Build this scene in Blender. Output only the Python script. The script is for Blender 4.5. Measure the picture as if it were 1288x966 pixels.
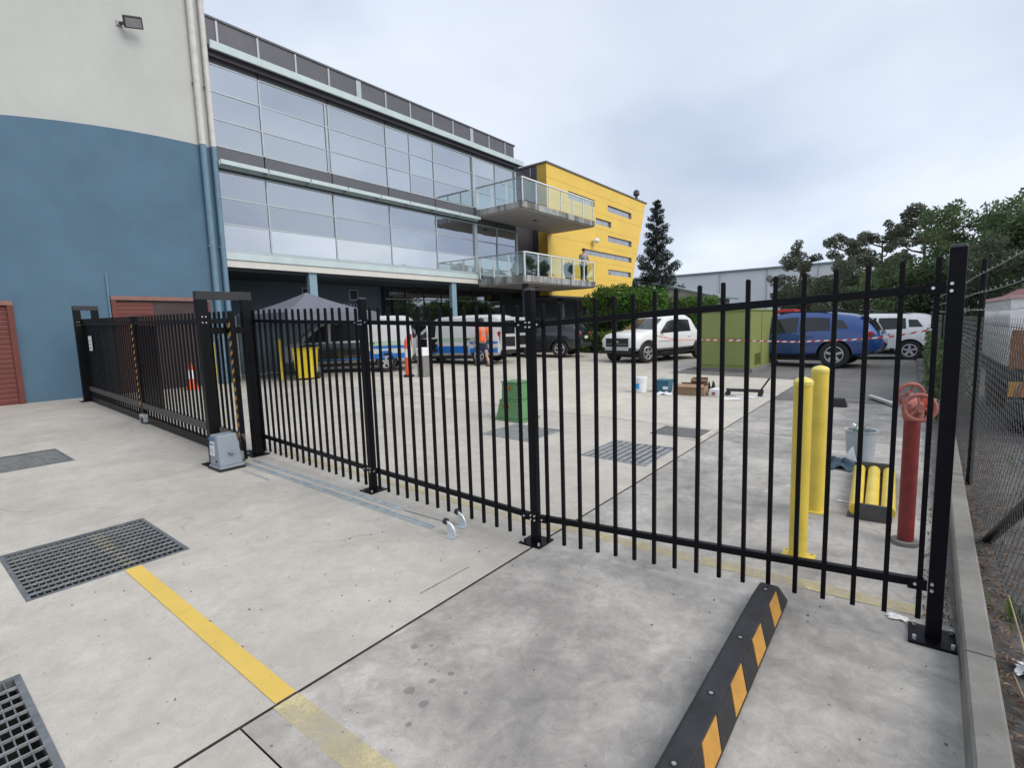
import bpy, bmesh, math, random
import numpy as np
from mathutils import Vector, Matrix
R_ = math.radians
random.seed(7)
for o in list(bpy.data.objects): bpy.data.objects.remove(o, do_unlink=True)
SC = bpy.context.scene
COL = SC.collection

# ------------------------------------------------------------------ camera, sky, sun, exposure
cam_d = bpy.data.cameras.new('camera'); cam = bpy.data.objects.new('camera', cam_d); COL.objects.link(cam)
cam_d.sensor_width = 36.0; cam_d.sensor_fit = 'HORIZONTAL'; cam_d.lens = 640.0/1288.0*36.0
cam_d.clip_start = 0.05; cam_d.clip_end = 3000
YAW, PITCH, ROLL = R_(38.017), R_(6.509), R_(-1.763)
fwd = Vector((-math.sin(YAW), math.cos(YAW), 0)); rgt = Vector((math.cos(YAW), math.sin(YAW), 0)); up = Vector((0, 0, 1))
f2 = fwd*math.cos(PITCH)-up*math.sin(PITCH); u2 = up*math.cos(PITCH)+fwd*math.sin(PITCH)
r3 = rgt*math.cos(ROLL)+u2*math.sin(ROLL); u3 = u2*math.cos(ROLL)-rgt*math.sin(ROLL)
mw = Matrix((r3, u3, -f2)).transposed().to_4x4(); mw.translation = (0, 0, 1.7); cam.matrix_world = mw
SC.camera = cam
SC.view_settings.view_transform = 'Standard'; SC.view_settings.look = 'None'
SC.view_settings.gamma = 1.0; SC.view_settings.use_curve_mapping = False
SC.view_settings.exposure = 0.65

SUN_DIR = Vector((0.80, 0.02, 0.72)).normalized()
w = bpy.data.worlds.new('World'); SC.world = w; w.use_nodes = True
nt = w.node_tree; nt.nodes.clear()
def wn(t, **k):
    n = nt.nodes.new(t)
    for a, b in k.items(): setattr(n, a, b)
    return n
sky = wn('ShaderNodeTexSky', sky_type='NISHITA', sun_disc=False)
sky.sun_elevation = math.asin(SUN_DIR.z); sky.sun_rotation = math.atan2(SUN_DIR.x, SUN_DIR.y)
tc = wn('ShaderNodeTexCoord'); sx = wn('ShaderNodeSeparateXYZ'); nt.links.new(tc.outputs['Generated'], sx.inputs[0])
zz = wn('ShaderNodeMath', operation='ADD'); zz.inputs[1].default_value = 0.30
zab = wn('ShaderNodeMath', operation='ABSOLUTE'); nt.links.new(sx.outputs[2], zab.inputs[0]); nt.links.new(zab.outputs[0], zz.inputs[0])
dx = wn('ShaderNodeMath', operation='DIVIDE'); dy = wn('ShaderNodeMath', operation='DIVIDE')
nt.links.new(sx.outputs[0], dx.inputs[0]); nt.links.new(zz.outputs[0], dx.inputs[1])
nt.links.new(sx.outputs[1], dy.inputs[0]); nt.links.new(zz.outputs[0], dy.inputs[1])
cx = wn('ShaderNodeCombineXYZ'); nt.links.new(dx.outputs[0], cx.inputs[0]); nt.links.new(dy.outputs[0], cx.inputs[1])
n1 = wn('ShaderNodeTexNoise'); n1.inputs['Scale'].default_value = 1.15; n1.inputs['Detail'].default_value = 5; n1.inputs['Roughness'].default_value = 0.45
n1.inputs['Distortion'].default_value = 0.25
off = wn('ShaderNodeVectorMath', operation='ADD'); off.inputs[1].default_value = (-4.2, 2.9, 1.0)
nt.links.new(cx.outputs[0], off.inputs[0]); nt.links.new(off.outputs[0], n1.inputs['Vector'])
cr = wn('ShaderNodeValToRGB'); cr.color_ramp.elements[0].position = 0.34; cr.color_ramp.elements[0].color = (0.440, 0.500, 0.625, 1)
cr.color_ramp.elements[1].position = 0.62; cr.color_ramp.elements[1].color = (0.665, 0.722, 0.800, 1)
e = cr.color_ramp.elements.new(0.48); e.color = (0.555, 0.615, 0.720, 1)
nt.links.new(n1.outputs['Fac'], cr.inputs[0])
sc = wn('ShaderNodeVectorMath', operation='SCALE'); sc.inputs['Scale'].default_value = 8.75
n2 = wn('ShaderNodeTexNoise'); n2.inputs['Scale'].default_value = 0.55; n2.inputs['Detail'].default_value = 3; n2.inputs['Roughness'].default_value = 0.4
nt.links.new(off.outputs[0], n2.inputs['Vector'])
mr_ = wn('ShaderNodeMapRange'); mr_.inputs[1].default_value = 0.35; mr_.inputs[2].default_value = 0.65; mr_.inputs[3].default_value = 0.84; mr_.inputs[4].default_value = 1.07
nt.links.new(n2.outputs['Fac'], mr_.inputs[0])
bk = wn('ShaderNodeVectorMath', operation='SCALE'); nt.links.new(cr.outputs[0], bk.inputs[0]); nt.links.new(mr_.outputs[0], bk.inputs['Scale'])
nt.links.new(bk.outputs[0], sc.inputs[0])
mx = wn('ShaderNodeMix', data_type='RGBA'); mx.inputs[0].default_value = 0.93
nt.links.new(sky.outputs[0], mx.inputs[6]); nt.links.new(sc.outputs[0], mx.inputs[7])
bg = wn('ShaderNodeBackground'); bg.inputs['Strength'].default_value = 0.1
out = wn('ShaderNodeOutputWorld'); nt.links.new(mx.outputs[2], bg.inputs[0]); nt.links.new(bg.outputs[0], out.inputs[0])
sd = bpy.data.lights.new('sun', 'SUN'); sd.energy = 1.5; sd.angle = R_(42); sd.color = (1.0, 0.93, 0.83)
so = bpy.data.objects.new('sun', sd); COL.objects.link(so); so.rotation_euler = SUN_DIR.to_track_quat('Z', 'Y').to_euler()

# ------------------------------------------------------------------ helpers
ORG = {}
def tag(o, label=None, cat=None, group=None, kind=None):
    if label: o['label'] = label
    if cat: o['category'] = cat
    if group: o['group'] = group
    if kind: o['kind'] = kind
    return o
def empty(name, loc=(0, 0, 0), label=None, cat=None, group=None, rz=0.0):
    o = bpy.data.objects.new(name, None); COL.objects.link(o); o.location = loc; o.rotation_euler = (0, 0, rz)
    o.empty_display_size = 0.2
    ORG[o.name] = Vector(loc)
    return tag(o, label, cat, group)
def link(name, me, parent=None, loc=None):
    o = bpy.data.objects.new(name, me); COL.objects.link(o)
    if parent is not None: o.parent = parent
    if loc is not None: o.location = loc
    return o
def put(name, me, parent, wpos, rot=None):
    """shared-mesh piece at a world position under an unrotated parent"""
    o = link(name, me, parent, Vector(wpos)-ORG.get(parent.name, Vector()))
    if rot: o.rotation_euler = rot
    return o
def rotz(a): return Matrix.Rotation(a, 3, 'Z')
class MB:
    def __init__(s): s.v = []; s.f = []
    def add(s, vs, fs):
        b = len(s.v); s.v += [tuple(v) for v in vs]; s.f += [tuple(i+b for i in f) for f in fs]; return s
    def box(s, x0, x1, y0, y1, z0, z1):
        return s.add([(x0, y0, z0), (x1, y0, z0), (x1, y1, z0), (x0, y1, z0), (x0, y0, z1), (x1, y0, z1), (x1, y1, z1), (x0, y1, z1)],
                     [(3, 2, 1, 0), (4, 5, 6, 7), (0, 1, 5, 4), (1, 2, 6, 5), (2, 3, 7, 6), (3, 0, 4, 7)])
    def obox(s, c, d, m=None, taper=1.0):
        hx, hy, hz = d[0]/2, d[1]/2, d[2]/2; c = Vector(c); m = m or Matrix.Identity(3)
        P = [(-hx, -hy, -hz), (hx, -hy, -hz), (hx, hy, -hz), (-hx, hy, -hz)]+[(a*taper, b*taper, hz) for a, b in ((-hx, -hy), (hx, -hy), (hx, hy), (-hx, hy))]
        return s.add([c+m @ Vector(p) for p in P], [(3, 2, 1, 0), (4, 5, 6, 7), (0, 1, 5, 4), (1, 2, 6, 5), (2, 3, 7, 6), (3, 0, 4, 7)])
    def beam(s, p, q, wd, ht, upv=(0, 0, 1)):
        p = Vector(p); q = Vector(q); d = q-p; L = d.length; d.normalize(); u = Vector(upv); sd_ = d.cross(u).normalized(); u = sd_.cross(d)
        return s.obox((p+q)/2, (L, wd, ht), Matrix((d, -sd_, u)).transposed())
    def ring(s, c, ax, r, n, ph=0.0):
        ax = Vector(ax).normalized(); t = Vector((0, 0, 1)) if abs(ax.z) < 0.9 else Vector((1, 0, 0)); a = ax.cross(t).normalized(); b = ax.cross(a)
        return [Vector(c)+(a*math.cos(2*math.pi*i/n+ph)+b*math.sin(2*math.pi*i/n+ph))*r for i in range(n)]
    def cyl(s, p, q, r0, r1=None, n=12, caps=True, ph=0.0):
        r1 = r0 if r1 is None else r1; ax = Vector(q)-Vector(p); A = s.ring(p, ax, r0, n, ph); B = s.ring(q, ax, r1, n, ph)
        fs = [((i+1) % n, i, n+i, n+(i+1) % n) for i in range(n)]
        if caps: fs += [tuple(range(n)), tuple(range(2*n-1, n-1, -1))]
        return s.add(A+B, [tuple(reversed(f)) for f in fs])
    def tube(s, pts, r, n=8, closed=False):
        pts = [Vector(p) for p in pts]; k = len(pts); rs = r if isinstance(r, (list, tuple)) else [r]*k; vs = []
        prev = None
        for i, p in enumerate(pts):
            d = (pts[(i+1) % k]-pts[i-1]) if (closed or 0 < i < k-1) else (pts[1]-pts[0] if i == 0 else pts[-1]-pts[-2]); d.normalize()
            if prev is None:
                t = Vector((0, 0, 1)) if abs(d.z) < 0.9 else Vector((1, 0, 0)); a = d.cross(t).normalized()
            else: a = (prev-d*prev.dot(d)).normalized()
            prev = a; b = d.cross(a)
            vs += [p+(a*math.cos(2*math.pi*j/n)+b*math.sin(2*math.pi*j/n))*rs[i] for j in range(n)]
        fs = []
        for i in range(k if closed else k-1):
            for j in range(n): a0 = i*n+j; a1 = i*n+(j+1) % n; b0 = ((i+1) % k)*n+j; b1 = ((i+1) % k)*n+(j+1) % n; fs.append((a0, a1, b1, b0))
        if not closed: fs += [tuple(range(n-1, -1, -1)), tuple(range((k-1)*n, k*n))]
        return s.add(vs, fs)
    def prism(s, poly, fa, fb):
        """poly: 2-D points; fa/fb map a 2-D point to 3-D for the two ends"""
        n = len(poly); return s.add([fa(p) for p in poly]+[fb(p) for p in poly], [tuple(range(n-1, -1, -1)), tuple(range(n, 2*n))]+[(i, (i+1) % n, n+(i+1) % n, n+i) for i in range(n)])
    def lathe(s, prof, c=(0, 0, 0), n=16, caps=True):
        vs = []; k = len(prof)
        for r, z in prof: vs += [(c[0]+r*math.cos(2*math.pi*j/n), c[1]+r*math.sin(2*math.pi*j/n), c[2]+z) for j in range(n)]
        fs = [(i*n+j, i*n+(j+1) % n, (i+1)*n+(j+1) % n, (i+1)*n+j) for i in range(k-1) for j in range(n)]
        if caps: fs += [tuple(range(n-1, -1, -1)), tuple(range((k-1)*n, k*n))]
        return s.add(vs, fs)
    def quad(s, *p): return s.add(p, [tuple(range(len(p)))])
    def mesh(s, name, mat=None, smooth=False, fix=True):
        me = bpy.data.meshes.new(name); me.from_pydata(s.v, [], s.f)
        if fix:
            bm = bmesh.new(); bm.from_mesh(me); bmesh.ops.recalc_face_normals(bm, faces=bm.faces); bm.to_mesh(me); bm.free()
        if mat: me.materials.append(mat)
        if smooth:
            me.polygons.foreach_set('use_smooth', [True]*len(me.polygons))
            try: me.set_sharp_from_angle(angle=R_(38))
            except Exception: pass
        me.update(); return me
    def build(s, name, mat, parent=None, smooth=False, bevel=0.0, world=True, kind=None, fix=True):
        if parent is not None and world:
            o3 = ORG.get(parent.name, Vector())
            if o3.length: s.v = [(a-o3.x, b-o3.y, c-o3.z) for a, b, c in s.v]
        o = link(name, s.mesh(name, mat, smooth, fix), parent)
        if parent is not None: ORG[o.name] = ORG.get(parent.name, Vector()).copy() if world else Vector()
        if bevel:
            m = o.modifiers.new('bevel', 'BEVEL'); m.width = bevel; m.segments = 2; m.limit_method = 'ANGLE'; m.angle_limit = R_(40)
        if kind: o['kind'] = kind
        return o

# ------------------------------------------------------------------ materials
MAT = {}
def base_nodes(name):
    m = bpy.data.materials.new(name); m.use_nodes = True; t = m.node_tree; b = t.nodes['Principled BSDF']; MAT[name] = m
    return m, t, b
def noise(t, scale, detail=4, rough=0.6, vec=None, dist=0.0):
    n = t.nodes.new('ShaderNodeTexNoise'); n.inputs['Scale'].default_value = scale; n.inputs['Detail'].default_value = detail; n.inputs['Roughness'].default_value = rough
    n.inputs['Distortion'].default_value = dist
    if vec is not None: t.links.new(vec, n.inputs['Vector'])
    return n.outputs['Fac']
def pos(t): return t.nodes.new('ShaderNodeNewGeometry').outputs['Position']
def ramp(t, fac, stops):
    r = t.nodes.new('ShaderNodeValToRGB'); el = r.color_ramp.elements
    while len(el) < len(stops): el.new(0.5)
    for e_, (p, c) in zip(el, stops): e_.position = p; e_.color = (c, c, c, 1) if not hasattr(c, '__len__') else (*c, 1)
    t.links.new(fac, r.inputs[0]); return r.outputs[0]
def mixc(t, fac, a, b, mode='MIX'):
    n = t.nodes.new('ShaderNodeMix'); n.data_type = 'RGBA'; n.blend_type = mode
    for k, v in ((0, fac), (6, a), (7, b)):
        if hasattr(v, 'links'): t.links.new(v, n.inputs[k])
        else: n.inputs[k].default_value = v if k == 0 else ((*v, 1) if hasattr(v, '__len__') else (v, v, v, 1))
    return n.outputs[2]
def math_(t, op, a, b=None):
    n = t.nodes.new('ShaderNodeMath'); n.operation = op
    for k, v in ((0, a), (1, b)):
        if v is None: continue
        if hasattr(v, 'links'): t.links.new(v, n.inputs[k])
        else: n.inputs[k].default_value = v
    return n.outputs[0]
def stretch(t, v, s):
    n = t.nodes.new('ShaderNodeVectorMath'); n.operation = 'MULTIPLY'; t.links.new(v, n.inputs[0]); n.inputs[1].default_value = s; return n.outputs[0]
def bump(t, b, h, strength, dist=0.01):
    n = t.nodes.new('ShaderNodeBump'); n.inputs['Strength'].default_value = strength; n.inputs['Distance'].default_value = dist
    t.links.new(h, n.inputs['Height']); t.links.new(n.outputs[0], b.inputs['Normal'])
def plain(name, col, rough=0.5, metal=0.0, var=0.12, scale=6.0, bmp=0.0, bscale=60.0, streak=None, dirt=0.0, spec=0.5, coat=0.0):
    if name in MAT: return MAT[name]
    m, t, b = base_nodes(name); P = pos(t)
    lo = [c*(1-var) for c in col]; hi = [min(1, c*(1+var)) for c in col]
    c = mixc(t, ramp(t, noise(t, scale, 5, 0.6, P if not streak else stretch(t, P, streak)), [(0.3, 0.0), (0.7, 1.0)]), lo, hi)
    if dirt: c = mixc(t, math_(t, 'MULTIPLY', ramp(t, noise(t, scale*0.7+1.3, 7, 0.7, P, 0.4), [(0.52, 0.0), (0.72, 1.0)]), dirt), c, (0.10, 0.085, 0.07))
    t.links.new(c, b.inputs['Base Color'])
    b.inputs['Metallic'].default_value = metal; b.inputs['Specular IOR Level'].default_value = spec; b.inputs['Coat Weight'].default_value = coat; b.inputs['Coat Roughness'].default_value = 0.06
    t.links.new(ramp(t, noise(t, scale*2.3, 3, 0.6, P), [(0.2, max(0, rough-0.08)), (0.8, min(1, rough+0.08))]), b.inputs['Roughness'])
    if bmp: bump(t, b, noise(t, bscale, 4, 0.6, P), bmp)
    return m
def spots(t, P, pts):
    """soft-edged old wet/oil marks with shapes of their own"""
    acc = None
    nz = noise(t, 14, 4, 0.6, P)
    for (x, y, r) in pts:
        d = t.nodes.new('ShaderNodeVectorMath'); d.operation = 'DISTANCE'
        s_ = stretch(t, P, (1, 1, 0)); t.links.new(s_, d.inputs[0]); d.inputs[1].default_value = (x, y, 0)
        v = math_(t, 'ADD', d.outputs['Value'], math_(t, 'MULTIPLY', math_(t, 'SUBTRACT', nz, 0.5), r*1.1))
        k = ramp(t, math_(t, 'DIVIDE', v, r*2), [(0.42, 1.0), (0.5, 0.0)])
        acc = k if acc is None else math_(t, 'MAXIMUM', acc, k)
    return acc
def concrete(name, dark, light, stain, stain_amt, patch_scale=0.55, marks=None, streaks=0.25, rough=0.82, fine=0.12, drip=0.0):
    m, t, b = base_nodes(name); P = pos(t)
    big = ramp(t, noise(t, patch_scale, 6, 0.62, P, 0.6), [(0.34, 0.0), (0.66, 1.0)])
    c = mixc(t, big, dark, light)
    med = ramp(t, noise(t, 3.1, 8, 0.68, P, 0.3), [(0.28, 0.93-0.5*fine), (0.72, 1.04+0.3*fine)])
    c = mixc(t, 1.0, c, med, 'MULTIPLY')
    fin = ramp(t, noise(t, 9.0, 9, 0.74, P, 0.8), [(0.30, 1-fine), (0.70, 1+fine*0.7)])
    c = mixc(t, 1.0, c, fin, 'MULTIPLY')
    st = ramp(t, noise(t, 0.9, 9, 0.72, stretch(t, P, (1.0, 0.62, 1)), 1.1), [(0.50, 0.0), (0.70, 1.0)])
    c = mixc(t, math_(t, 'MULTIPLY', st, stain_amt), c, stain)
    tr = ramp(t, noise(t, 1.0, 6, 0.6, stretch(t, P, (2.4, 0.35, 1)), 0.5), [(0.55, 0.0), (0.75, 1.0)])
    c = mixc(t, math_(t, 'MULTIPLY', tr, streaks), c, [s*0.9 for s in stain])
    spk = ramp(t, noise(t, 210, 2, 0.5, P), [(0.3, 0.90), (0.7, 1.08)])
    c = mixc(t, 1.0, c, spk, 'MULTIPLY')
    pit = ramp(t, noise(t, 46, 2, 0.5, P), [(0.735, 0.0), (0.76, 1.0)])
    c = mixc(t, math_(t, 'MULTIPLY', pit, 0.75), c, (0.05, 0.048, 0.045))
    vor = t.nodes.new('ShaderNodeTexVoronoi'); vor.feature = 'DISTANCE_TO_EDGE'; vor.inputs['Scale'].default_value = 0.33
    wv = t.nodes.new('ShaderNodeVectorMath'); wv.operation = 'ADD'; nn = t.nodes.new('ShaderNodeTexNoise'); nn.inputs['Scale'].default_value = 2.3; nn.inputs['Detail'].default_value = 6
    t.links.new(P, nn.inputs['Vector']); t.links.new(P, wv.inputs[0]); t.links.new(stretch(t, nn.outputs['Color'], (0.5, 0.5, 0)), wv.inputs[1]); t.links.new(wv.outputs[0], vor.inputs['Vector'])
    crk = math_(t, 'MULTIPLY', ramp(t, vor.outputs['Distance'], [(0.0008, 1.0), (0.0022, 0.0)]), ramp(t, noise(t, 0.35, 2, 0.5, P), [(0.56, 0.0), (0.64, 0.5)]))
    c = mixc(t, crk, c, (0.07, 0.065, 0.06))
    if drip: c = mixc(t, math_(t, 'MULTIPLY', ramp(t, noise(t, 3.2, 4, 0.65, stretch(t, P, (1, 1, 0.12)), 0.2), [(0.47, 0.0), (0.58, 1.0)]), drip), c, (0.09, 0.085, 0.08))
    if marks: c = mixc(t, math_(t, 'MULTIPLY', spots(t, P, marks), 0.42), c, [s*0.45 for s in stain])
    t.links.new(c, b.inputs['Base Color'])
    t.links.new(ramp(t, st, [(0, rough), (1, rough-0.16)]), b.inputs['Roughness']); b.inputs['Specular IOR Level'].default_value = 0.35
    h = math_(t, 'ADD', math_(t, 'MULTIPLY', noise(t, 130, 4, 0.6, P), 0.5), math_(t, 'MULTIPLY', noise(t, 9, 5, 0.6, P), 0.8))
    bump(t, b, math_(t, 'SUBTRACT', h, math_(t, 'MULTIPLY', pit, 0.6)), 0.35, 0.006)
    return m
def leafmat(name, cols, trans=0.25):
    m, t, b = base_nodes(name)
    g = t.nodes.new('ShaderNodeNewGeometry')
    c = ramp(t, g.outputs['Random Per Island'], [(i/(len(cols)-1), c_) for i, c_ in enumerate(cols)])
    c = mixc(t, 1.0, c, ramp(t, noise(t, 0.9, 3, 0.6, g.outputs['Position']), [(0.3, 0.72), (0.7, 1.2)]), 'MULTIPLY')
    t.links.new(c, b.inputs['Base Color']); b.inputs['Roughness'].default_value = 0.6; b.inputs['Specular IOR Level'].default_value = 0.3
    tr = t.nodes.new('ShaderNodeBsdfTranslucent'); t.links.new(c, tr.inputs[0]); ms = t.nodes.new('ShaderNodeMixShader'); ms.inputs[0].default_value = trans
    t.links.new(b.outputs[0], ms.inputs[1]); t.links.new(tr.outputs[0], ms.inputs[2]); t.links.new(ms.outputs[0], t.nodes['Material Output'].inputs[0])
    return m
def glassmat(name, tint, rough=0.02, alpha_mix=0.5, spec=(0.8, 0.85, 0.9)):
    """thin pane: part clear, part mirror"""
    m, t, b = base_nodes(name); t.nodes.remove(b)
    tr = t.nodes.new('ShaderNodeBsdfTransparent'); tr.inputs[0].default_value = (*tint, 1)
    gl = t.nodes.new('ShaderNodeBsdfGlossy'); gl.inputs[0].default_value = (*spec, 1); gl.inputs['Roughness'].default_value = rough
    ms = t.nodes.new('ShaderNodeMixShader'); lw = t.nodes.new('ShaderNodeLayerWeight'); lw.inputs[0].default_value = 0.5
    f = math_(t, 'ADD', math_(t, 'MULTIPLY', math_(t, 'POWER', lw.outputs['Facing'], 4.0), 0.7), alpha_mix); f = math_(t, 'MINIMUM', f, 1.0)
    t.links.new(f, ms.inputs[0]); t.links.new(tr.outputs[0], ms.inputs[1]); t.links.new(gl.outputs[0], ms.inputs[2]); t.links.new(ms.outputs[0], t.nodes['Material Output'].inputs[0])
    return m
def mirrormat(name, col, rough=0.015, wav=0.02, under=(0.03, 0.035, 0.045), k=0.85):
    """reflective office glazing with slightly uneven panes"""
    m, t, b = base_nodes(name); P = pos(t)
    b.inputs['Base Color'].default_value = (*under, 1); b.inputs['Roughness'].default_value = 0.08
    gl = t.nodes.new('ShaderNodeBsdfGlossy'); gl.inputs['Roughness'].default_value = rough
    oi = t.nodes.new('ShaderNodeObjectInfo'); t.links.new(mixc(t, oi.outputs['Random'], [c*0.90 for c in col], [min(1, c*1.08) for c in col]), gl.inputs[0])
    n = t.nodes.new('ShaderNodeBump'); n.inputs['Strength'].default_value = wav; n.inputs['Distance'].default_value = 0.05
    t.links.new(noise(t, 0.9, 2, 0.5, P), n.inputs['Height']); t.links.new(n.outputs[0], gl.inputs['Normal'])
    ms = t.nodes.new('ShaderNodeMixShader'); ms.inputs[0].default_value = k
    t.links.new(b.outputs[0], ms.inputs[1]); t.links.new(gl.outputs[0], ms.inputs[2]); t.links.new(ms.outputs[0], t.nodes['Material Output'].inputs[0])
    return m

concrete('concrete_pale', (0.455, 0.426, 0.384), (0.555, 0.520, 0.468), (0.33, 0.305, 0.27), 0.36, 0.5, streaks=0.14, marks=[(-4.1, 1.75, 0.010), (-3.2, 1.42, 0.008), (-3.9, 2.35, 0.018), (-5.6, 2.2, 0.012), (-3.0, 2.05, 0.007), (-4.7, 1.95, 0.02), (-2.7, 1.6, 0.007), (-3.55, 0.9, 0.009), (-6.4, 1.9, 0.016), (-2.62, 2.45, 0.012)])
concrete('concrete_yard', (0.50, 0.472, 0.418), (0.63, 0.592, 0.52), (0.34, 0.31, 0.27), 0.45, 0.35, streaks=0.2)
concrete('concrete_grey', (0.305, 0.290, 0.272), (0.565, 0.535, 0.497), (0.150, 0.142, 0.133), 0.55, 0.95,
         marks=[(-1.78, 1.42, 0.030), (-1.74, 1.53, 0.022), (-1.66, 1.40, 0.026), (-1.70, 1.62, 0.018), (-2.02, 1.66, 0.022), (-1.95, 1.72, 0.015), (-1.55, 1.56, 0.014), (-1.86, 1.60, 0.012), (-1.62, 1.28, 0.016)], streaks=0.25, fine=0.26)
concrete('concrete_kerb', (0.19, 0.183, 0.17), (0.29, 0.28, 0.26), (0.13, 0.125, 0.115), 0.6, 1.6, streaks=0.2)
concrete('concrete_slab_edge', (0.34, 0.36, 0.36), (0.47, 0.485, 0.48), (0.12, 0.12, 0.115), 0.35, 1.2, streaks=0.1, drip=0.8)
concrete('asphalt', (0.135, 0.132, 0.128), (0.215, 0.210, 0.203), (0.085, 0.083, 0.08), 0.6, 0.3, streaks=0.4)
concrete('asphalt_dark', (0.10, 0.096, 0.094), (0.175, 0.168, 0.162), (0.05, 0.048, 0.045), 0.5, 0.8, streaks=0.2, fine=0.45)
plain('joint_fill', (0.055, 0.05, 0.045), 0.95, var=0.3, scale=9)
plain('pit_dark', (0.02, 0.02, 0.02), 0.95, var=0.4, scale=5)
plain('earth', (0.10, 0.085, 0.065), 0.95, var=0.4, scale=3)
plain('fence_black', (0.0035, 0.0036, 0.0060), 0.40, var=0.25, scale=12, bmp=0.05, spec=0.16)
plain('gate_black', (0.0045, 0.005, 0.006), 0.42, var=0.3, scale=8, spec=0.2)
plain('gate_grey', (0.085, 0.080, 0.075), 0.6, var=0.3, scale=8)  # brownish grey, lighter than the black gate steel
plain('galv', (0.60, 0.645, 0.665), 0.40, metal=0.55, var=0.16, scale=14)
plain('grate_steel', (0.17, 0.185, 0.20), 0.6, metal=0.35, var=0.3, scale=14, dirt=0.4)
plain('galv_dull', (0.33, 0.35, 0.36), 0.6, metal=0.45, var=0.25, scale=10, dirt=0.3)
plain('bolt', (0.75, 0.76, 0.78), 0.3, metal=0.85, var=0.05)
plain('rubber', (0.022, 0.022, 0.024), 0.72, var=0.3, scale=9, bmp=0.15, bscale=90)
plain('rubber_grey', (0.026, 0.026, 0.03), 0.7, var=0.35, scale=7, bmp=0.2, bscale=120)
plain('amber', (0.52, 0.265, 0.050), 0.45, var=0.12, scale=18, dirt=0.2)
plain('yellow_paint', (0.74, 0.56, 0.085), 0.42, var=0.08, scale=5, dirt=0.25)
plain('yellow_bin', (0.80, 0.62, 0.03), 0.4, var=0.05)
plain('cap_yellow', (0.80, 0.66, 0.16), 0.4, var=0.05)
plain('red_hydrant', (0.185, 0.022, 0.020), 0.5, var=0.25, scale=12, dirt=0.3)
plain('red_faded', (0.38, 0.125, 0.105), 0.6, var=0.2, scale=18, dirt=0.25)
plain('wall_cream', (0.485, 0.500, 0.482), 0.85, var=0.05, scale=0.8, bmp=0.12, bscale=120, dirt=0.05)
plain('wall_blue', (0.078, 0.150, 0.222), 0.8, var=0.09, scale=0.9, bmp=0.12, bscale=120, dirt=0.08)
plain('door_red', (0.135, 0.034, 0.029), 0.6, var=0.12, scale=3)
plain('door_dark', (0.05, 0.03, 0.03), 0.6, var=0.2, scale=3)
plain('frame_teal', (0.50, 0.60, 0.61), 0.5, var=0.08, scale=2)
plain('frame_grey', (0.42, 0.47, 0.50), 0.45, var=0.06, metal=0.2)
plain('panel_dark', (0.105, 0.105, 0.125), 0.5, var=0.08, scale=1.5)
plain('soffit_dark', (0.07, 0.075, 0.085), 0.7, var=0.1)
plain('trim_cream', (0.62, 0.61, 0.57), 0.6, var=0.06)
plain('soffit_pale', (0.40, 0.37, 0.36), 0.8, var=0.10, scale=1.2, dirt=0.2)
plain('col_blue', (0.22, 0.33, 0.40), 0.6, var=0.05)
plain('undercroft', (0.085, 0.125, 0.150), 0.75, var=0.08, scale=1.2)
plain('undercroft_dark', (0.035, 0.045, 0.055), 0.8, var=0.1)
plain('yellow_clad', (0.80, 0.545, 0.10), 0.55, var=0.05, scale=0.7)
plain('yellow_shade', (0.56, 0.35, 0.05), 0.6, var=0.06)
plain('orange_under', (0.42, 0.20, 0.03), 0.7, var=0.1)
plain('clad_brown', (0.055, 0.05, 0.06), 0.5, var=0.1)
plain('roof_cap', (0.12, 0.105, 0.10), 0.5, var=0.1)
plain('win_frame', (0.30, 0.27, 0.24), 0.5, var=0.1)
plain('warehouse', (0.70, 0.735, 0.76), 0.6, var=0.04, scale=0.4)
plain('shed_roof', (0.20, 0.25, 0.26), 0.6, var=0.1)
plain('shed_wall', (0.42, 0.42, 0.42), 0.7, var=0.1)
plain('kiosk_green', (0.235, 0.275, 0.085), 0.55, var=0.06, scale=2, dirt=0.12)
plain('kiosk_seam', (0.10, 0.12, 0.03), 0.7, var=0.1)
plain('pillar_green', (0.115, 0.265, 0.115), 0.5, var=0.10, scale=7, dirt=0.2)
plain('white_paint', (0.80, 0.81, 0.82), 0.35, var=0.03, coat=0.5)
plain('van_white', (0.60, 0.61, 0.62), 0.4, var=0.04, scale=1.0, coat=0.4)
plain('white_plastic', (0.78, 0.80, 0.82), 0.4, var=0.04)
plain('paper', (0.80, 0.80, 0.80), 0.8, var=0.06, scale=30)
plain('blue_livery', (0.010, 0.16, 0.56), 0.35, var=0.05, coat=0.5)
plain('green_livery', (0.30, 0.55, 0.33), 0.4, var=0.05)
plain('suv_blue', (0.012, 0.060, 0.235), 0.30, var=0.02, scale=0.4, metal=0.2, coat=1.0)
plain('car_black', (0.014, 0.015, 0.018), 0.25, var=0.1, coat=1.0)
plain('car_grey', (0.10, 0.11, 0.12), 0.3, var=0.1, coat=1.0)
plain('car_glass', (0.020, 0.024, 0.028), 0.05, var=0.1, spec=0.6)
plain('car_trim', (0.02, 0.02, 0.022), 0.6, var=0.2)
plain('rim', (0.50, 0.51, 0.53), 0.3, metal=0.5, var=0.1)
plain('lamp_red', (0.35, 0.012, 0.018), 0.25, var=0.1, coat=0.6)
plain('lamp_clear', (0.75, 0.78, 0.80), 0.15, var=0.05, coat=0.6)
plain('plate_white', (0.70, 0.70, 0.66), 0.5, var=0.05)
plain('cardboard', (0.36, 0.24, 0.155), 0.85, var=0.12, scale=9)
plain('cardboard_dark', (0.16, 0.09, 0.06), 0.85, var=0.15, scale=9)
plain('teal_plastic', (0.015, 0.115, 0.19), 0.4, var=0.08)
plain('grey_plastic', (0.38, 0.42, 0.45), 0.45, var=0.08)
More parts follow.
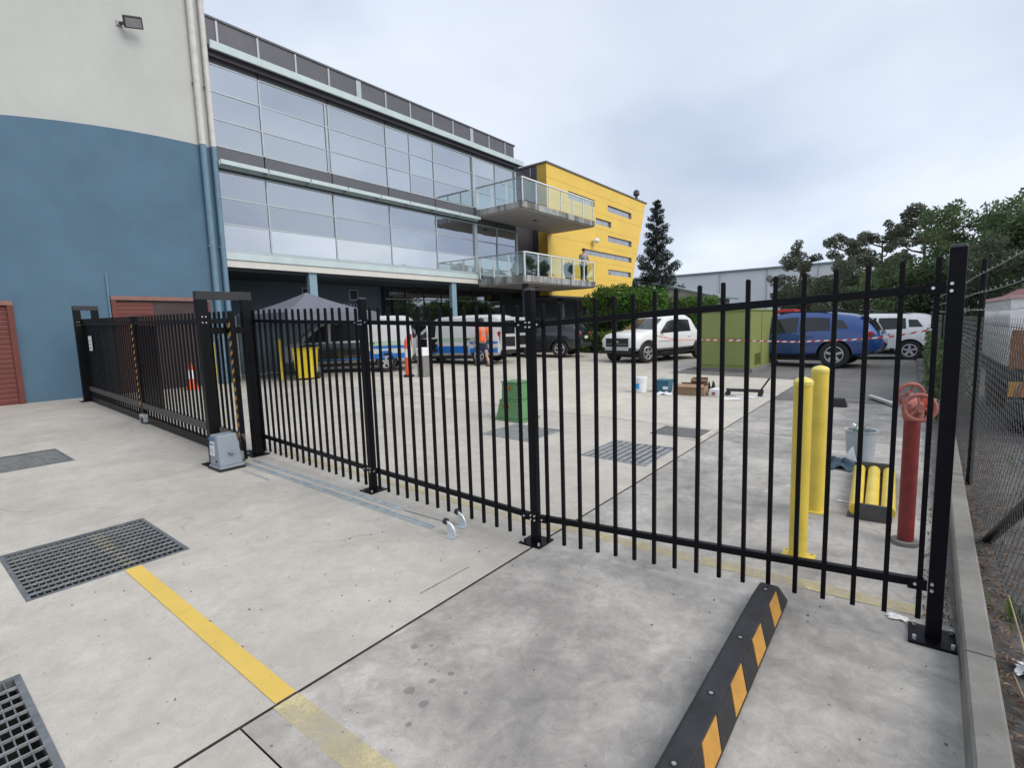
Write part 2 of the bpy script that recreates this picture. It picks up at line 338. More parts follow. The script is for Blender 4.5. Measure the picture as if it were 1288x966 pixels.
plain('motor_grey', (0.245, 0.285, 0.33), 0.45, var=0.04, scale=4)
plain('tool_black', (0.02, 0.02, 0.022), 0.5, var=0.2)
plain('orange_plastic', (0.82, 0.105, 0.035), 0.45, var=0.08)
plain('reflective', (0.72, 0.74, 0.76), 0.35, var=0.06)
plain('concrete_post', (0.20, 0.195, 0.19), 0.85, var=0.15, scale=9)
plain('tent', (0.145, 0.155, 0.195), 0.8, var=0.06, scale=2)
plain('rag', (0.05, 0.085, 0.115), 0.9, var=0.4, scale=8)
plain('steel_tube', (0.68, 0.70, 0.72), 0.25, metal=0.9, var=0.1)
plain('rust', (0.30, 0.13, 0.06), 0.85, var=0.35, scale=9)
plain('bark', (0.085, 0.065, 0.05), 0.9, var=0.3, scale=8, bmp=0.4, bscale=30)
plain('skin', (0.46, 0.27, 0.19), 0.55, var=0.06)
plain('hair', (0.02, 0.016, 0.013), 0.6, var=0.2)
plain('shirt_orange', (0.85, 0.13, 0.035), 0.8, var=0.08)
plain('shorts_navy', (0.03, 0.035, 0.06), 0.85, var=0.1)
plain('sock', (0.30, 0.28, 0.25), 0.9, var=0.1)
plain('shirt_grey', (0.22, 0.30, 0.36), 0.85, var=0.08)
plain('trousers', (0.05, 0.055, 0.06), 0.85, var=0.1)
plain('boot', (0.16, 0.10, 0.06), 0.7, var=0.2)
plain('mesh_wire', (0.09, 0.095, 0.10), 0.5, metal=0.4, var=0.2)
plain('wire_pale', (0.42, 0.45, 0.46), 0.45, metal=0.5, var=0.2)
plain('dry_stem', (0.42, 0.32, 0.20), 0.9, var=0.2)
plain('red_dark', (0.20, 0.035, 0.045), 0.55, var=0.1)
plain('red_bright', (0.55, 0.03, 0.035), 0.45, var=0.06)
plain('sticker_blue', (0.05, 0.17, 0.33), 0.5, var=0.1)
plain('floodlight', (0.035, 0.035, 0.04), 0.5, var=0.1)
plain('flood_glass', (0.30, 0.30, 0.32), 0.15, var=0.1)
plain('dark_furniture', (0.025, 0.03, 0.03), 0.8, var=0.3)
MAT['yellow_line'] = None
def worn_paint(name, col, wear):
    m, t, b = base_nodes(name); P = pos(t)
    c = mixc(t, ramp(t, noise(t, 3, 5, 0.6, P), [(0.3, 0), (0.7, 1)]), [x*0.86 for x in col], col)
    t.links.new(c, b.inputs['Base Color']); b.inputs['Roughness'].default_value = 0.7
    a = math_(t, 'ADD', math_(t, 'MULTIPLY', noise(t, 85, 5, 0.75, P), 0.35), math_(t, 'MULTIPLY', noise(t, 4, 8, 0.75, P, 0.3), 0.65))
    t.links.new(ramp(t, a, [(wear-0.12, 0.0), (wear+0.12, 1.0)]), b.inputs['Alpha'])
    return m
worn_paint('yellow_line', (0.74, 0.515, 0.115), 0.30)
worn_paint('yellow_line_faded', (0.66, 0.57, 0.33), 0.50)
worn_paint('white_line', (0.6, 0.6, 0.58), 0.47)
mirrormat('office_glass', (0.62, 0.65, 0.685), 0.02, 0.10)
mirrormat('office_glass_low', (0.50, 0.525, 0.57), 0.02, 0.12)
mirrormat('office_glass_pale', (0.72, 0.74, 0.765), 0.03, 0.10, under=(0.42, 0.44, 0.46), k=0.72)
mirrormat('shop_glass', (0.42, 0.46, 0.46), 0.02, 0.03, k=0.7)
mirrormat('strip_glass', (0.60, 0.61, 0.63), 0.06, 0.03, under=(0.30, 0.29, 0.28), k=0.5)
glassmat('balustrade_glass', (0.90, 0.965, 0.95), 0.03, 0.13, (0.85, 0.93, 0.93))
leafmat('leaf_gum', [(0.095, 0.112, 0.088), (0.150, 0.170, 0.125), (0.210, 0.230, 0.170)], 0.4)
leafmat('leaf_dark', [(0.060, 0.086, 0.060), (0.100, 0.132, 0.082), (0.155, 0.190, 0.115)], 0.42)
leafmat('leaf_mid', [(0.065, 0.105, 0.055), (0.118, 0.178, 0.082), (0.180, 0.255, 0.115)], 0.42)
leafmat('leaf_hedge', [(0.025, 0.065, 0.014), (0.070, 0.170, 0.026), (0.150, 0.290, 0.045)])
leafmat('leaf_conifer', [(0.014, 0.026, 0.022), (0.028, 0.046, 0.036), (0.050, 0.072, 0.055)], 0.1)
leafmat('leaf_litter', [(0.08, 0.045, 0.03), (0.16, 0.09, 0.055), (0.27, 0.18, 0.12), (0.06, 0.04, 0.03)], 0.05)
leafmat('leaf_grass', [(0.06, 0.13, 0.02), (0.12, 0.22, 0.035), (0.20, 0.27, 0.07)], 0.3)
def M(n): return MAT[n]

# ------------------------------------------------------------------ ground
def gz(x): return min(0.02*(-2.1-x), 0.28) if x < -2.1 else 0.02*(min(x, 0.3)+2.1)
def struct(o): o['kind'] = 'structure'; return o
PITS = [(-5.42, -4.36, 0.49, 1.43), (-9.60, -8.54, 0.62, 1.60), (-3.47, -2.42, -0.62, 0.33), (-5.16, -4.23, 5.74, 6.66), (-3.28, -2.38, 5.55, 6.56), (-3.04, -2.33, 7.22, 7.90)]
yard = struct(empty('concrete_yard', (0, 0, 0)))
def slab(x0, x1, y0, y1, mat, lift=0.0):
    hs = [h for h in PITS if h[0] < x1 and h[1] > x0 and h[2] < y1 and h[3] > y0]
    xs = sorted({x0, x1, *[c for h in hs for c in h[:2]]}); ys = sorted({y0, y1, *[c for h in hs for c in h[2:]]})
    mb = MB(); idx = {}; T = 0.039
    def vid(x, y, dz):
        k = (x, y, dz)
        if k not in idx: idx[k] = len(mb.v); mb.v.append((x, y, gz(x)-dz+lift))
        return idx[k]
    def solid(i, j):
        if not (0 <= i < len(xs)-1 and 0 <= j < len(ys)-1): return False
        cx_, cy_ = (xs[i]+xs[i+1])/2, (ys[j]+ys[j+1])/2
        return not any(h[0] < cx_ < h[1] and h[2] < cy_ < h[3] for h in hs)
    for i in range(len(xs)-1):
        for j in range(len(ys)-1):
            if not solid(i, j): continue
            a, b, c, d = (xs[i], ys[j]), (xs[i+1], ys[j]), (xs[i+1], ys[j+1]), (xs[i], ys[j+1])
            mb.f.append(tuple(vid(*p, 0) for p in (a, b, c, d)))
            for (p, q), (ni, nj) in (((a, b), (i, j-1)), ((b, c), (i+1, j)), ((c, d), (i, j+1)), ((d, a), (i-1, j))):
                if not solid(ni, nj): mb.f.append((vid(*q, 0), vid(*p, 0), vid(*p, T), vid(*q, T)))
    o = mb.build('slab', M(mat), yard, fix=False); o.data.materials.append(M('joint_fill'))
    for p in o.data.polygons:
        if abs(p.normal.z) < 0.5: p.material_index = 1
    return o
J = 0.009
VX = -2.215
slab(-16.0, VX-J, -12, 8.0, 'concrete_pale'); slab(-16.0, VX-J, 8.0+2*J, 15.6, 'concrete_yard'); slab(-16.0, -5.9, 15.6+2*J, 42, 'concrete_yard'); slab(-24, -16.0-2*J, -12, 42, 'concrete_grey')
slab(VX+J, 0.42, -12, 0.838, 'concrete_pale'); slab(VX+J, 0.42, 0.846, 8.05, 'concrete_grey'); slab(VX+J, 0.42, 8.05+2*J, 11.6, 'concrete_grey')
mb = MB()
mb.quad((-5.89, 15.61, gz(-5.89)+0.001), (VX+J, 15.61, gz(VX)+0.001), (VX+J, 42, gz(VX)+0.001), (-5.89, 42, gz(-5.89)+0.001))
mb.quad((VX+J, 11.62, gz(VX)+0.001), (0.42, 11.62, gz(0.42)+0.001), (0.42, 42, gz(0.42)+0.001), (VX+J, 42, gz(VX)+0.001))
struct(mb.build('asphalt_drive', M('asphalt'), fix=False))
# pits below grates
for (x0, x1, y0, y1) in PITS:
    z = gz((x0+x1)/2)
    mb = MB(); zb = z-0.34
    P = [(x0, y0), (x1, y0), (x1, y1), (x0, y1)]
    for i in range(4):
        a, b = P[i], P[(i+1) % 4]; mb.quad((*a, gz(a[0])-0.039), (*b, gz(b[0])-0.039), (*b, zb), (*a, zb))
    mb.quad((x0, y0, zb), (x1, y0, zb), (x1, y1, zb), (x0, y1, zb))
    struct(mb.build('drain_pit', M('pit_dark'), fix=False))
# dark joint filler under the slabs, open over the pits
xs = sorted({-24, -16.1, -2.1, 0.45, *[c for h in PITS for c in h[:2]]}); ys = sorted({-12, 60, *[c for h in PITS for c in h[2:]]}); mb = MB()
for i in range(len(xs)-1):
    for j in range(len(ys)-1):
        cx_, cy_ = (xs[i]+xs[i+1])/2, (ys[j]+ys[j+1])/2
        if any(h[0] < cx_ < h[1] and h[2] < cy_ < h[3] for h in PITS): continue
        a, b, c, d = xs[i], xs[i+1], ys[j], ys[j+1]
        mb.quad((a, c, gz(a)-0.040), (b, c, gz(b)-0.040), (b, d, gz(b)-0.040), (a, d, gz(a)-0.040))
struct(mb.build('slab_bed', M('joint_fill'), fix=False))
mb = MB()
for (xa, xb, ya, yb) in ((-900, -24, -400, 1500), (0.45, 900, -400, 1500), (-24, 0.45, -400, -12), (-24, 0.45, 42, 1500)):
    mb.quad((xa, ya, 0.0), (xb, ya, 0.0), (xb, yb, 0.0), (xa, yb, 0.0))
struct(mb.build('ground', M('earth'), fix=False))

def line_strip(name, x0, x1, y0, y1, mat, label):
    mb = MB(); n = 8
    for i in range(n):
        a = x0+(x1-x0)*i/n; b = x0+(x1-x0)*(i+1)/n
        mb.quad((a, y0, gz(a)+0.004), (b, y0, gz(b)+0.004), (b, y1, gz(b)+0.004), (a, y1, gz(a)+0.004))
    o = struct(mb.build(name, M(mat), fix=False)); o['label'] = label
    return o
line_strip('painted_line', -4.355, VX-0.008, 1.005, 1.105, 'yellow_line', 'solid yellow line running from the grate to the slab joint')
line_strip('painted_line', VX+0.010, -0.75, 0.985, 1.11, 'yellow_line_faded', 'worn yellow line continuing past the slab joint')
line_strip('painted_line', -6.6, VX-0.008, 3.36, 3.46, 'yellow_line_faded', 'faded yellow line behind the left fence panels')
line_strip('painted_line', VX+0.010, 0.12, 3.42, 3.55, 'yellow_line_faded', 'faded yellow line behind the right fence panel')
line_strip('painted_line', -1.5, -0.6, 12.0, 12.08, 'white_line', 'worn white line on the dark drive')

worn_paint('scrape', (0.10, 0.095, 0.09), 0.50)
for (xa, ya, xb, yb, wd) in ((-2.405, 2.05, -2.395, 2.50, 0.005), (-2.06, 1.62, -2.05, 2.12, 0.005), (-2.10, 1.12, -2.09, 1.36, 0.005), (-2.05, 2.62, -2.045, 2.92, 0.004)):
    o = MB().quad((xa-wd, ya, gz(xa)+0.003), (xa+wd, ya, gz(xa)+0.003), (xb+wd, yb, gz(xb)+0.003), (xb-wd, yb, gz(xb)+0.003)).build('scrape_mark', M('scrape'), fix=False); struct(o)
# kerb and the neighbour's ground
def kx(y): return 0.165+0.028*y
mb = MB(); ys = [-3, 1.9, 2.905, 2.915, 5.9, 5.91, 8.9, 8.91, 12, 12.01, 22, 34]
for a, b in ((-3, 2.9), (2.912, 5.9), (5.912, 8.9), (8.912, 12), (12.012, 22), (22.012, 34)):
    o = MB().prism([(0, -0.1), (0.012, 0.135), (0.022, 0.145), (0.108, 0.145), (0.118, 0.135), (0.122, -0.1)],
                   lambda p: (kx(a)+p[0], a, 0.047+p[1]), lambda p: (kx(b)+p[0], b, 0.047+p[1]))
    mb.add(o.v, o.f)
struct(mb.build('kerb', M('concrete_kerb')))
mb = MB(); xs = [0.25, 0.75, 1.2, 2.5, 6, 14]; hs = [0.10, 0.10, 0.085, 0.07, 0.06, 0.06]
for i in range(5): mb.quad((xs[i], -3, hs[i]), (xs[i+1], -3, hs[i+1]), (xs[i+1], 34, hs[i+1]), (xs[i], 34, hs[i]))
struct(mb.build('neighbour_ground', M('asphalt_dark'), fix=False))

# ------------------------------------------------------------------ drain grates
def grate(x0, x1, y0, y1, label, nx, ny, cat='grate', group='steel drain grates'):
    zc = gz((x0+x1)/2); e = empty('drain_grate', ((x0+x1)/2, (y0+y1)/2, zc), label, cat, group)
    sl = -0.02
    def Z(x): return gz(x)
    mb = MB(); t = 0.028
    for (a, b, c, d) in ((x0, x1, y0, y0+t), (x0, x1, y1-t, y1), (x0, x0+t, y0+t, y1-t), (x1-t, x1, y0+t, y1-t)):
        mb.add([(a, c, Z(a)-0.05), (b, c, Z(b)-0.05), (b, d, Z(b)-0.05), (a, d, Z(a)-0.05), (a, c, Z(a)+0.003), (b, c, Z(b)+0.003), (b, d, Z(b)+0.003), (a, d, Z(a)+0.003)],
               [(3, 2, 1, 0), (4, 5, 6, 7), (0, 1, 5, 4), (1, 2, 6, 5), (2, 3, 7, 6), (3, 0, 4, 7)])
    mb.build('frame', M('grate_steel'), e)
    L = (x1-x0-2*t); sx_ = -math.atan(0.02) if x0 < VX else math.atan(0.02)
    bx = MB().box(-L/2, L/2, -0.0025, 0.0025, -0.020, -0.001).mesh('bar_long', M('grate_steel'))
    W = (y1-y0-2*t); by = MB().box(-0.004, 0.004, -W/2, W/2, -0.012, 0.0012).mesh('bar_cross', M('galv_dull'))
    for j in range(1, ny):
        y = y0+t+W*j/ny; o = put('bearing_bar', bx, e, ((x0+x1)/2, y, zc+0.001)); o.rotation_euler = (0, -sx_*1, 0)
    for i in range(1, nx):
        x = x0+t+L*i/nx; put('cross_bar', by, e, (x, (y0+y1)/2, Z(x)+0.001))
    return e
g1 = grate(*PITS[0], 'drain grate crossed by the yellow line, left of the foreground', 12, 25)
mbp = MB()
for i in range(1, 12):
    x = PITS[0][0]+0.028+(PITS[0][1]-PITS[0][0]-0.056)*i/12
    mbp.box(x-0.0035, x+0.0035, 1.01, 1.10, gz(x)-0.002, gz(x)+0.0040)
mbp.build('paint_trace', M('yellow_line_faded'), g1, kind=None)['label'] = 'worn yellow paint across the grate bars'
grate(*PITS[1], 'grey drain grate at the left edge, nearest the blue wall', 12, 26)
grate(*PITS[2], 'drain grate cut off by the lower left corner of the picture', 12, 25)
def slat_grate(x0, x1, y0, y1, label, n):
    zc = gz((x0+x1)/2); e = empty('drain_grate', ((x0+x1)/2, (y0+y1)/2, zc), label, 'grate', 'steel drain grates')
    t = 0.03; mb = MB()
    for (a, b, c, d) in ((x0, x1, y0, y0+t), (x0, x1, y1-t, y1), (x0, x0+t, y0+t, y1-t), (x1-t, x1, y0+t, y1-t)): mb.box(a, b, c, d, gz((a+b)/2)-0.05, gz((a+b)/2)+0.003)
    mb.build('frame', M('galv_dull'), e)
    W = y1-y0-2*t; p = (x1-x0-2*t)/n
    me = MB().box(-p*0.30, p*0.30, -W/2, W/2, -0.03, 0).mesh('slat', M('galv_dull'))
    thin = MB().box(-0.003, 0.003, -W/2, W/2, -0.028, -0.002).mesh('thin', M('galv_dull'))
    for i in range(n):
        x = x0+t+p*(i+0.5); put('slat', me, e, (x, (y0+y1)/2, gz(x)+0.002))
    mb = MB()
    for j in range(1, 16): y = y0+t+W*j/16; mb.box(x0+t, x1-t, y-0.003, y+0.003, zc-0.03, zc-0.006)
    mb.build('cross_bars', M('galv_dull'), e)
    return e
slat_grate(*PITS[3], 'slatted drain grate behind the fence at the foot of the green pillar', 9)
slat_grate(*PITS[4], 'slatted drain grate behind the right fence panel', 9)
x0, x1, y0, y1 = PITS[5]
e = empty('pit_cover', ((x0+x1)/2, (y0+y1)/2, gz(-2.7)), 'plain dark steel pit cover behind the right fence panel', 'pit cover')
MB().box(x0+0.012, x1-0.012, y0+0.012, y1-0.012, gz(-2.7)-0.03, gz(-2.7)+0.004).build('lid', plain('lid_steel', (0.13, 0.13, 0.135), 0.7, var=0.25, scale=12, bmp=0.3), e)
mb = MB()
for (a, b, c, d) in ((x0-0.06, x1+0.06, y0-0.06, y0), (x0-0.06, x1+0.06, y1, y1+0.06), (x0-0.06, x0, y0, y1), (x1, x1+0.06, y0, y1)): mb.box(a, b, c, d, gz(-2.7)-0.01, gz(-2.7)+0.006)
mb.build('surround', M('concrete_yard'), e)

# ------------------------------------------------------------------ palisade fence
FY = 3.15
def post_mesh(h, s=0.075):
    return MB().box(-s/2, s/2, -s/2, s/2, 0.0, h)
fence = empty('security_fence', (-2.24, FY, gz(-2.24)), 'black steel picket fence across the yard between gate and kerb', 'fence')
POSTS = [(0.165, 3.21, 1.955, 0.064), (-2.245, 3.12, 1.955, 0.062), (-4.325, 3.14, 1.965, 0.066), (-6.99, 3.22, 1.94, 0.075)]
for (x, y, h, s) in POSTS:
    z = gz(x)
    p = MB().box(x-s/2, x+s/2, y-s/2, y+s/2, z+0.008, z+h).build('post', M('fence_black'), fence, bevel=0.006)
    MB().obox((x, y, z+h+0.007), (s+0.006, s+0.006, 0.016), None, 0.82).build('post_cap', plain('cap_black', (0.03, 0.03, 0.034), 0.3, spec=0.6), p, bevel=0.004)
    MB().box(x-0.10, x+0.10, y-0.10, y+0.10, z+0.001, z+0.0125).build('base_plate', M('fence_black'), p, bevel=0.002)
    for dx_, dy_ in ((-.075, -.075), (.075, -.075), (-.075, .075), (.075, .075)):
        MB().cyl((x+dx_, y+dy_, z+0.012), (x+dx_, y+dy_, z+0.034), 0.009, n=6).build('anchor_bolt', M('galv'), p)
def railz(x):
    if x > -2.245: return 1.81+0.047*x, 0.325+0.05*x
    return 1.705+0.036*(-2.24-x), 0.213+0.028*(-2.24-x)
SPANS = [(-2.245, 0.165, [-2.13+0.1394*i for i in range(17)]), (-4.325, -2.245, [-4.325+0.115+0.1420*i for i in range(14)]), (-6.99, -4.325, [-6.99+0.12+0.1425*i for i in range(18)])]
pk = {}
for (xa, xb, pxs) in SPANS:
    ya = [p for p in POSTS if p[0] == xa][0][1]; yb = [p for p in POSTS if p[0] == xb][0][1]
    def yl(x): return ya+(yb-ya)*(x-xa)/(xb-xa)
    for k in (0, 1):
        a = Vector((xa+0.045, yl(xa)+0.0, railz(xa+1e-4)[k])); b = Vector((xb-0.045, yl(xb), railz(xb-1e-4)[k]))
        MB().beam(a, b, 0.038, 0.042).build('rail', M('fence_black'), fence, bevel=0.003)
        for (x, sgn) in ((xa, 1), (xb, -1)):
            zc = railz(x+sgn*1e-3)[k]
            br = MB().beam((x+sgn*0.036, yl(x)-0.028, zc), (x+sgn*0.115, yl(x)-0.028, zc+sgn*0.004), 0.010, 0.056).build('bracket', M('fence_black'), fence)
            bo = MB().cyl((x+sgn*0.085, yl(x)-0.032, zc), (x+sgn*0.085, yl(x)-0.043, zc), 0.0075, n=8).build('bolt', M('bolt'), br)
            for dz in (-0.017, 0.017):
                MB().cyl((x+sgn*0.018, yl(x)-0.030, zc+dz), (x+sgn*0.018, yl(x)-0.046, zc+dz), 0.0075, n=8).build('bolt', M('bolt'), br)
    for x in pxs:
        zt, zb = railz(x); top = zt+0.145; bot = zb-0.19
        key = round(top-bot, 2)
        if key not in pk:
            h = top-bot; q = 0.0113
            m_ = MB().add([(-q, -q, 0), (q, -q, 0), (q, q, 0), (-q, q, 0), (-q, -q, h-0.006), (q, -q, h-0.006), (q, q, h-0.006), (-q, q, h-0.006), (0.0-q*.6, -q*.6, h), (q*.6, -q*.6, h), (q*.6, q*.6, h), (-q*.6, q*.6, h)],
                          [(3, 2, 1, 0), (0, 1, 5, 4), (1, 2, 6, 5), (2, 3, 7, 6), (3, 0, 4, 7), (4, 5, 9, 8), (5, 6, 10, 9), (6, 7, 11, 10), (7, 4, 8, 11), (8, 9, 10, 11)])
            pk[key] = m_.mesh('picket', M('fence_black'))
        put('picket', pk[key], fence, (x, yl(x)-0.001, bot), (random.uniform(-.003, .003), random.uniform(-.0025, .0025), 0))

# ------------------------------------------------------------------ gate: two leaves, portals, motor, track, stops
def gy(x): return 2.90+0.043*(-6.8-x)
def gate_leaf(xa, xb, label, hz_side, solid=None, sign=False):
    e = empty('sliding_gate', (xa, gy(xa), gz(xa)), label, 'gate')
    def pt(x, z): return (x, gy(x), gz(x)+z)
    MB().beam(pt(xa, 1.78), pt(xb, 1.78), 0.05, 0.065).build('top_rail', M('gate_black'), e)
    MB().beam(pt(xa, 0.305), pt(xb, 0.305), 0.06, 0.10).build('bottom_rail', M('gate_grey'), e)
    MB().beam(pt(xa, 0.078), pt(xb, 0.078), 0.07, 0.11).build('track_beam', M('gate_black'), e)
    for x in (xa+0.03, xb-0.03): MB().beam(pt(x, 0.14), pt(x, 1.90), 0.06, 0.06, (1, 0, 0)).build('end_post', M('gate_black'), e)
    n = int((xb-xa-0.2)/0.152)
    me = MB().box(-0.0125, 0.0125, -0.0125, 0.0125, 0, 1.80).mesh('gate_picket', M('gate_black'))
    for i in range(n+1):
        x = xa+0.1+(xb-xa-0.2)*i/n; put('picket', me, e, (x, gy(x), gz(x)+0.10))
    if solid:
        for (a, b) in solid: MB().beam(pt(a, 1.02), pt(b, 1.02), 0.008, 1.42).build('infill_sheet', M('gate_black'), e)
    for xh in hz_side:
        for i in range(13):
            z = 0.30+i*0.115
            mbh = MB(); y = gy(xh)-0.034; zz_ = gz(xh)+z
            mbh.add([(xh-0.028, y, zz_), (xh+0.028, y, zz_+0.035), (xh+0.028, y, zz_+0.085), (xh-0.028, y, zz_+0.05), (xh-0.028, y+0.003, zz_), (xh+0.028, y+0.003, zz_+0.035), (xh+0.028, y+0.003, zz_+0.085), (xh-0.028, y+0.003, zz_+0.05)],
                    [(0, 1, 2, 3), (7, 6, 5, 4), (0, 4, 5, 1), (1, 5, 6, 2), (2, 6, 7, 3), (3, 7, 4, 0)])
            mbh.build('hazard_stripe', M('amber'), e)
    if sign:
        x = xa+0.75; MB().box(x-0.11, x+0.11, gy(x)-0.045, gy(x)-0.038, gz(x)+1.20, gz(x)+1.52).build('sign', M('paper'), e)
        for z in (1.25, 1.33, 1.41): MB().box(x-0.09, x+0.09, gy(x)-0.049, gy(x)-0.0455, gz(x)+z, gz(x)+z+0.02).build('sign_text', M('frame_grey'), e)
    return e
g = gate_leaf(-10.86, -6.62, 'black sliding gate leaf running from the small wheel to the grey motor', [-6.66], solid=[(-10.78, -9.72)])
mb = MB().box(-10.80, -10.55, gy(-10.7)-0.09, gy(-10.7)-0.036, gz(-10.7)+0.04, gz(-10.7)+0.17); mb.build('wheel_bracket', M('galv'), g)
MB().cyl((-10.68, gy(-10.7)-0.10, gz(-10.7)+0.075), (-10.68, gy(-10.7)-0.075, gz(-10.7)+0.075), 0.055, n=14).build('wheel', M('tool_black'), g)
MB().box(-6.66, -6.55, gy(-6.6)-0.075, gy(-6.6)-0.04, gz(-6.6)+0.05, gz(-6.6)+0.15).build('end_bracket', M('galv_dull'), g)
gate_leaf(-14.98, -10.90, 'black sliding gate leaf standing in front of the blue wall', [-10.94], solid=[(-14.9, -13.4)], sign=True)
def portal(x, ya, yb, h, label, wdt=0.10, plate=0.0):
    z = gz(x); e = empty('gate_guide', (x, ya, z), label, 'gate guide')
    for y in (ya, yb):
        p = MB().box(x-0.05, x+0.05, y-wdt/2, y+wdt/2, z+0.01, z+h-0.10).build('post', M('gate_black'), e, bevel=0.004)
        MB().box(x-0.12, x+0.12, y-0.13, y+0.10, z+0.001, z+0.013).build('base_plate', M('gate_black'), p)
    MB().box(x-0.05, x+0.05, ya-wdt/2, yb+wdt/2, z+h-0.10, z+h).build('header', plain('gate_satin', (0.022, 0.024, 0.027), 0.5), e, bevel=0.004)
    MB().box(x-0.045, x+0.045, ya+wdt/2, yb-wdt/2, z+1.62, z+1.70).build('crossbar', M('gate_black'), e)
    for y in (ya-0.02, ya+0.02):
        for dz in (1.76, 1.83): MB().cyl((x+0.05, y, z+dz), (x+0.062, y, z+dz), 0.009, n=8).build('bolt', M('bolt'), e)
    return e
portal(-6.80, 2.62, 3.15, 2.14, 'black goalpost gate guide beside the grey motor', 0.12)
portal(-15.02, 3.17, 3.50, 2.20, 'black goalpost gate guide against the blue wall', 0.13)
# motor
e = empty('gate_motor', (-6.50, 2.62, gz(-6.5)), 'grey sliding gate motor on the concrete beside the gate guide', 'gate motor')
z = gz(-6.5)
MB().box(-6.67, -6.33, 2.47, 2.77, z+0.001, z+0.025).build('base_plate', M('tool_black'), e)
mb = MB(); b0 = [(-6.645, 2.49), (-6.355, 2.49), (-6.355, 2.755), (-6.645, 2.755)]; t0 = [(-6.625, 2.505), (-6.425, 2.505), (-6.425, 2.735), (-6.625, 2.735)]
mb.add([(*p, z+0.05) for p in b0]+[(*p, z+0.42) for p in t0], [(3, 2, 1, 0), (4, 5, 6, 7), (0, 1, 5, 4), (1, 2, 6, 5), (2, 3, 7, 6), (3, 0, 4, 7)])
mb.build('housing', M('motor_grey'), e, bevel=0.015)
MB().box(-6.655, -6.345, 2.482, 2.762, z+0.025, z+0.052).build('skirt', plain('motor_grey2', (0.30, 0.34, 0.38), 0.5), e, bevel=0.006)
lb = MB().add([(-6.632, 2.4955, z+0.17), (-6.50, 2.4955, z+0.17), (-6.50, 2.5030, z+0.34), (-6.622, 2.5030, z+0.34), (-6.632, 2.4925, z+0.17), (-6.50, 2.4925, z+0.17), (-6.50, 2.5000, z+0.34), (-6.622, 2.5000, z+0.34)],
         [(0, 1, 2, 3), (7, 6, 5, 4), (0, 4, 5, 1), (1, 5, 6, 2), (2, 6, 7, 3), (3, 7, 4, 0)]).build('label', M('paper'), e)
MB().box(-6.625, -6.505, 2.4925, 2.4985, z+0.355, z+0.385).build('label_band', M('sticker_blue'), e)
MB().box(-6.622, -6.51, 2.489, 2.4922, z+0.30, z+0.315).build('label_text', M('sticker_blue'), e)
for zz_ in (0.20, 0.225, 0.25): MB().box(-6.622, -6.52, 2.4886, 2.4918, z+zz_, z+zz_+0.008).build('label_text', M('frame_grey'), e)
MB().cyl((-6.45, 2.497, z+0.11), (-6.45, 2.483, z+0.11), 0.014, n=12).build('key_lock', M('tool_black'), e)
MB().box(-6.38, -6.33, 2.60, 2.66, z+0.20, z+0.22).build('vent_tab', M('motor_grey'), e)
# track
e = empty('gate_track', (-5.0, 2.87, gz(-5.0)), 'galvanised gate track lying on the concrete in front of the fence', 'gate track')
def strip(xa, xb, ya, yb, h, name, z0=0.001):
    mb = MB(); n = 10
    for i in range(n):
        a = xa+(xb-xa)*i/n; b = xa+(xb-xa)*(i+1)/n
        mb.add([(a, ya, gz(a)+z0), (b, ya, gz(b)+z0), (b, yb, gz(b)+z0), (a, yb, gz(a)+z0), (a, ya, gz(a)+h), (b, ya, gz(b)+h), (b, yb, gz(b)+h), (a, yb, gz(a)+h)],
               [(4, 5, 6, 7), (0, 1, 5, 4), (2, 3, 7, 6)]+([(3, 0, 4, 7)] if i == 0 else [])+([(1, 2, 6, 5)] if i == n-1 else []))
    return mb.build(name, M('galv'), e, fix=True)
strip(-6.55, -3.10, 2.798, 2.856, 0.010, 'track_plate'); strip(-6.55, -3.10, 2.824, 2.838, 0.028, 'guide_rail', 0.0105)
strip(-6.55, -3.10, 2.798, 2.803, 0.020, 'lip', 0.0105)
strip(-6.55, -3.65, 2.930, 2.965, 0.007, 'base_strip'); strip(-6.55, -3.65, 2.958, 2.965, 0.020, 'lip', 0.0075)
strip(-6.2, -5.55, 2.66, 2.685, 0.006, 'offcut_strip')
mb = MB().cyl((-3.62, 2.95, gz(-3.6)+0.006), (-2.98, 2.985, gz(-3)+0.006), 0.004, n=6); mb.build('rod', M('galv_dull'), e)
def stop(x, y, label, a):
    e = empty('gate_stop', (x, y, gz(x)), label, 'gate stop', 'galvanised gate stops', rz=a)
    MB().box(-0.05, 0.05, -0.045, 0.045, 0.001, 0.009).build('base_plate', M('galv'), e, world=False, bevel=0.002)
    MB().prism([(-0.035, 0.009), (0.042, 0.009), (0.03, 0.05), (-0.01, 0.105), (-0.045, 0.115), (-0.045, 0.095)], lambda p: (p[0], -0.005, p[1]), lambda p: (p[0], 0.005, p[1])).build('gusset', M('galv'), e, world=False)
    MB().tube([(0.038, 0, 0.009), (0.03, 0, 0.055), (0.005, 0, 0.095), (-0.04, 0, 0.118)], 0.012, 8).build('arm', M('galv'), e, world=False, smooth=True)
    MB().cyl((-0.037, 0, 0.117), (-0.068, 0, 0.124), 0.026, 0.024, n=12).build('rubber_tip', M('rubber'), e, world=False, smooth=True)
stop(-2.86, 2.80, 'galvanised gate stop with black tip, the one farther from the fence', 0.15)
stop(-2.93, 3.00, 'galvanised gate stop with black tip, the one closer to the fence pickets', 0.05)

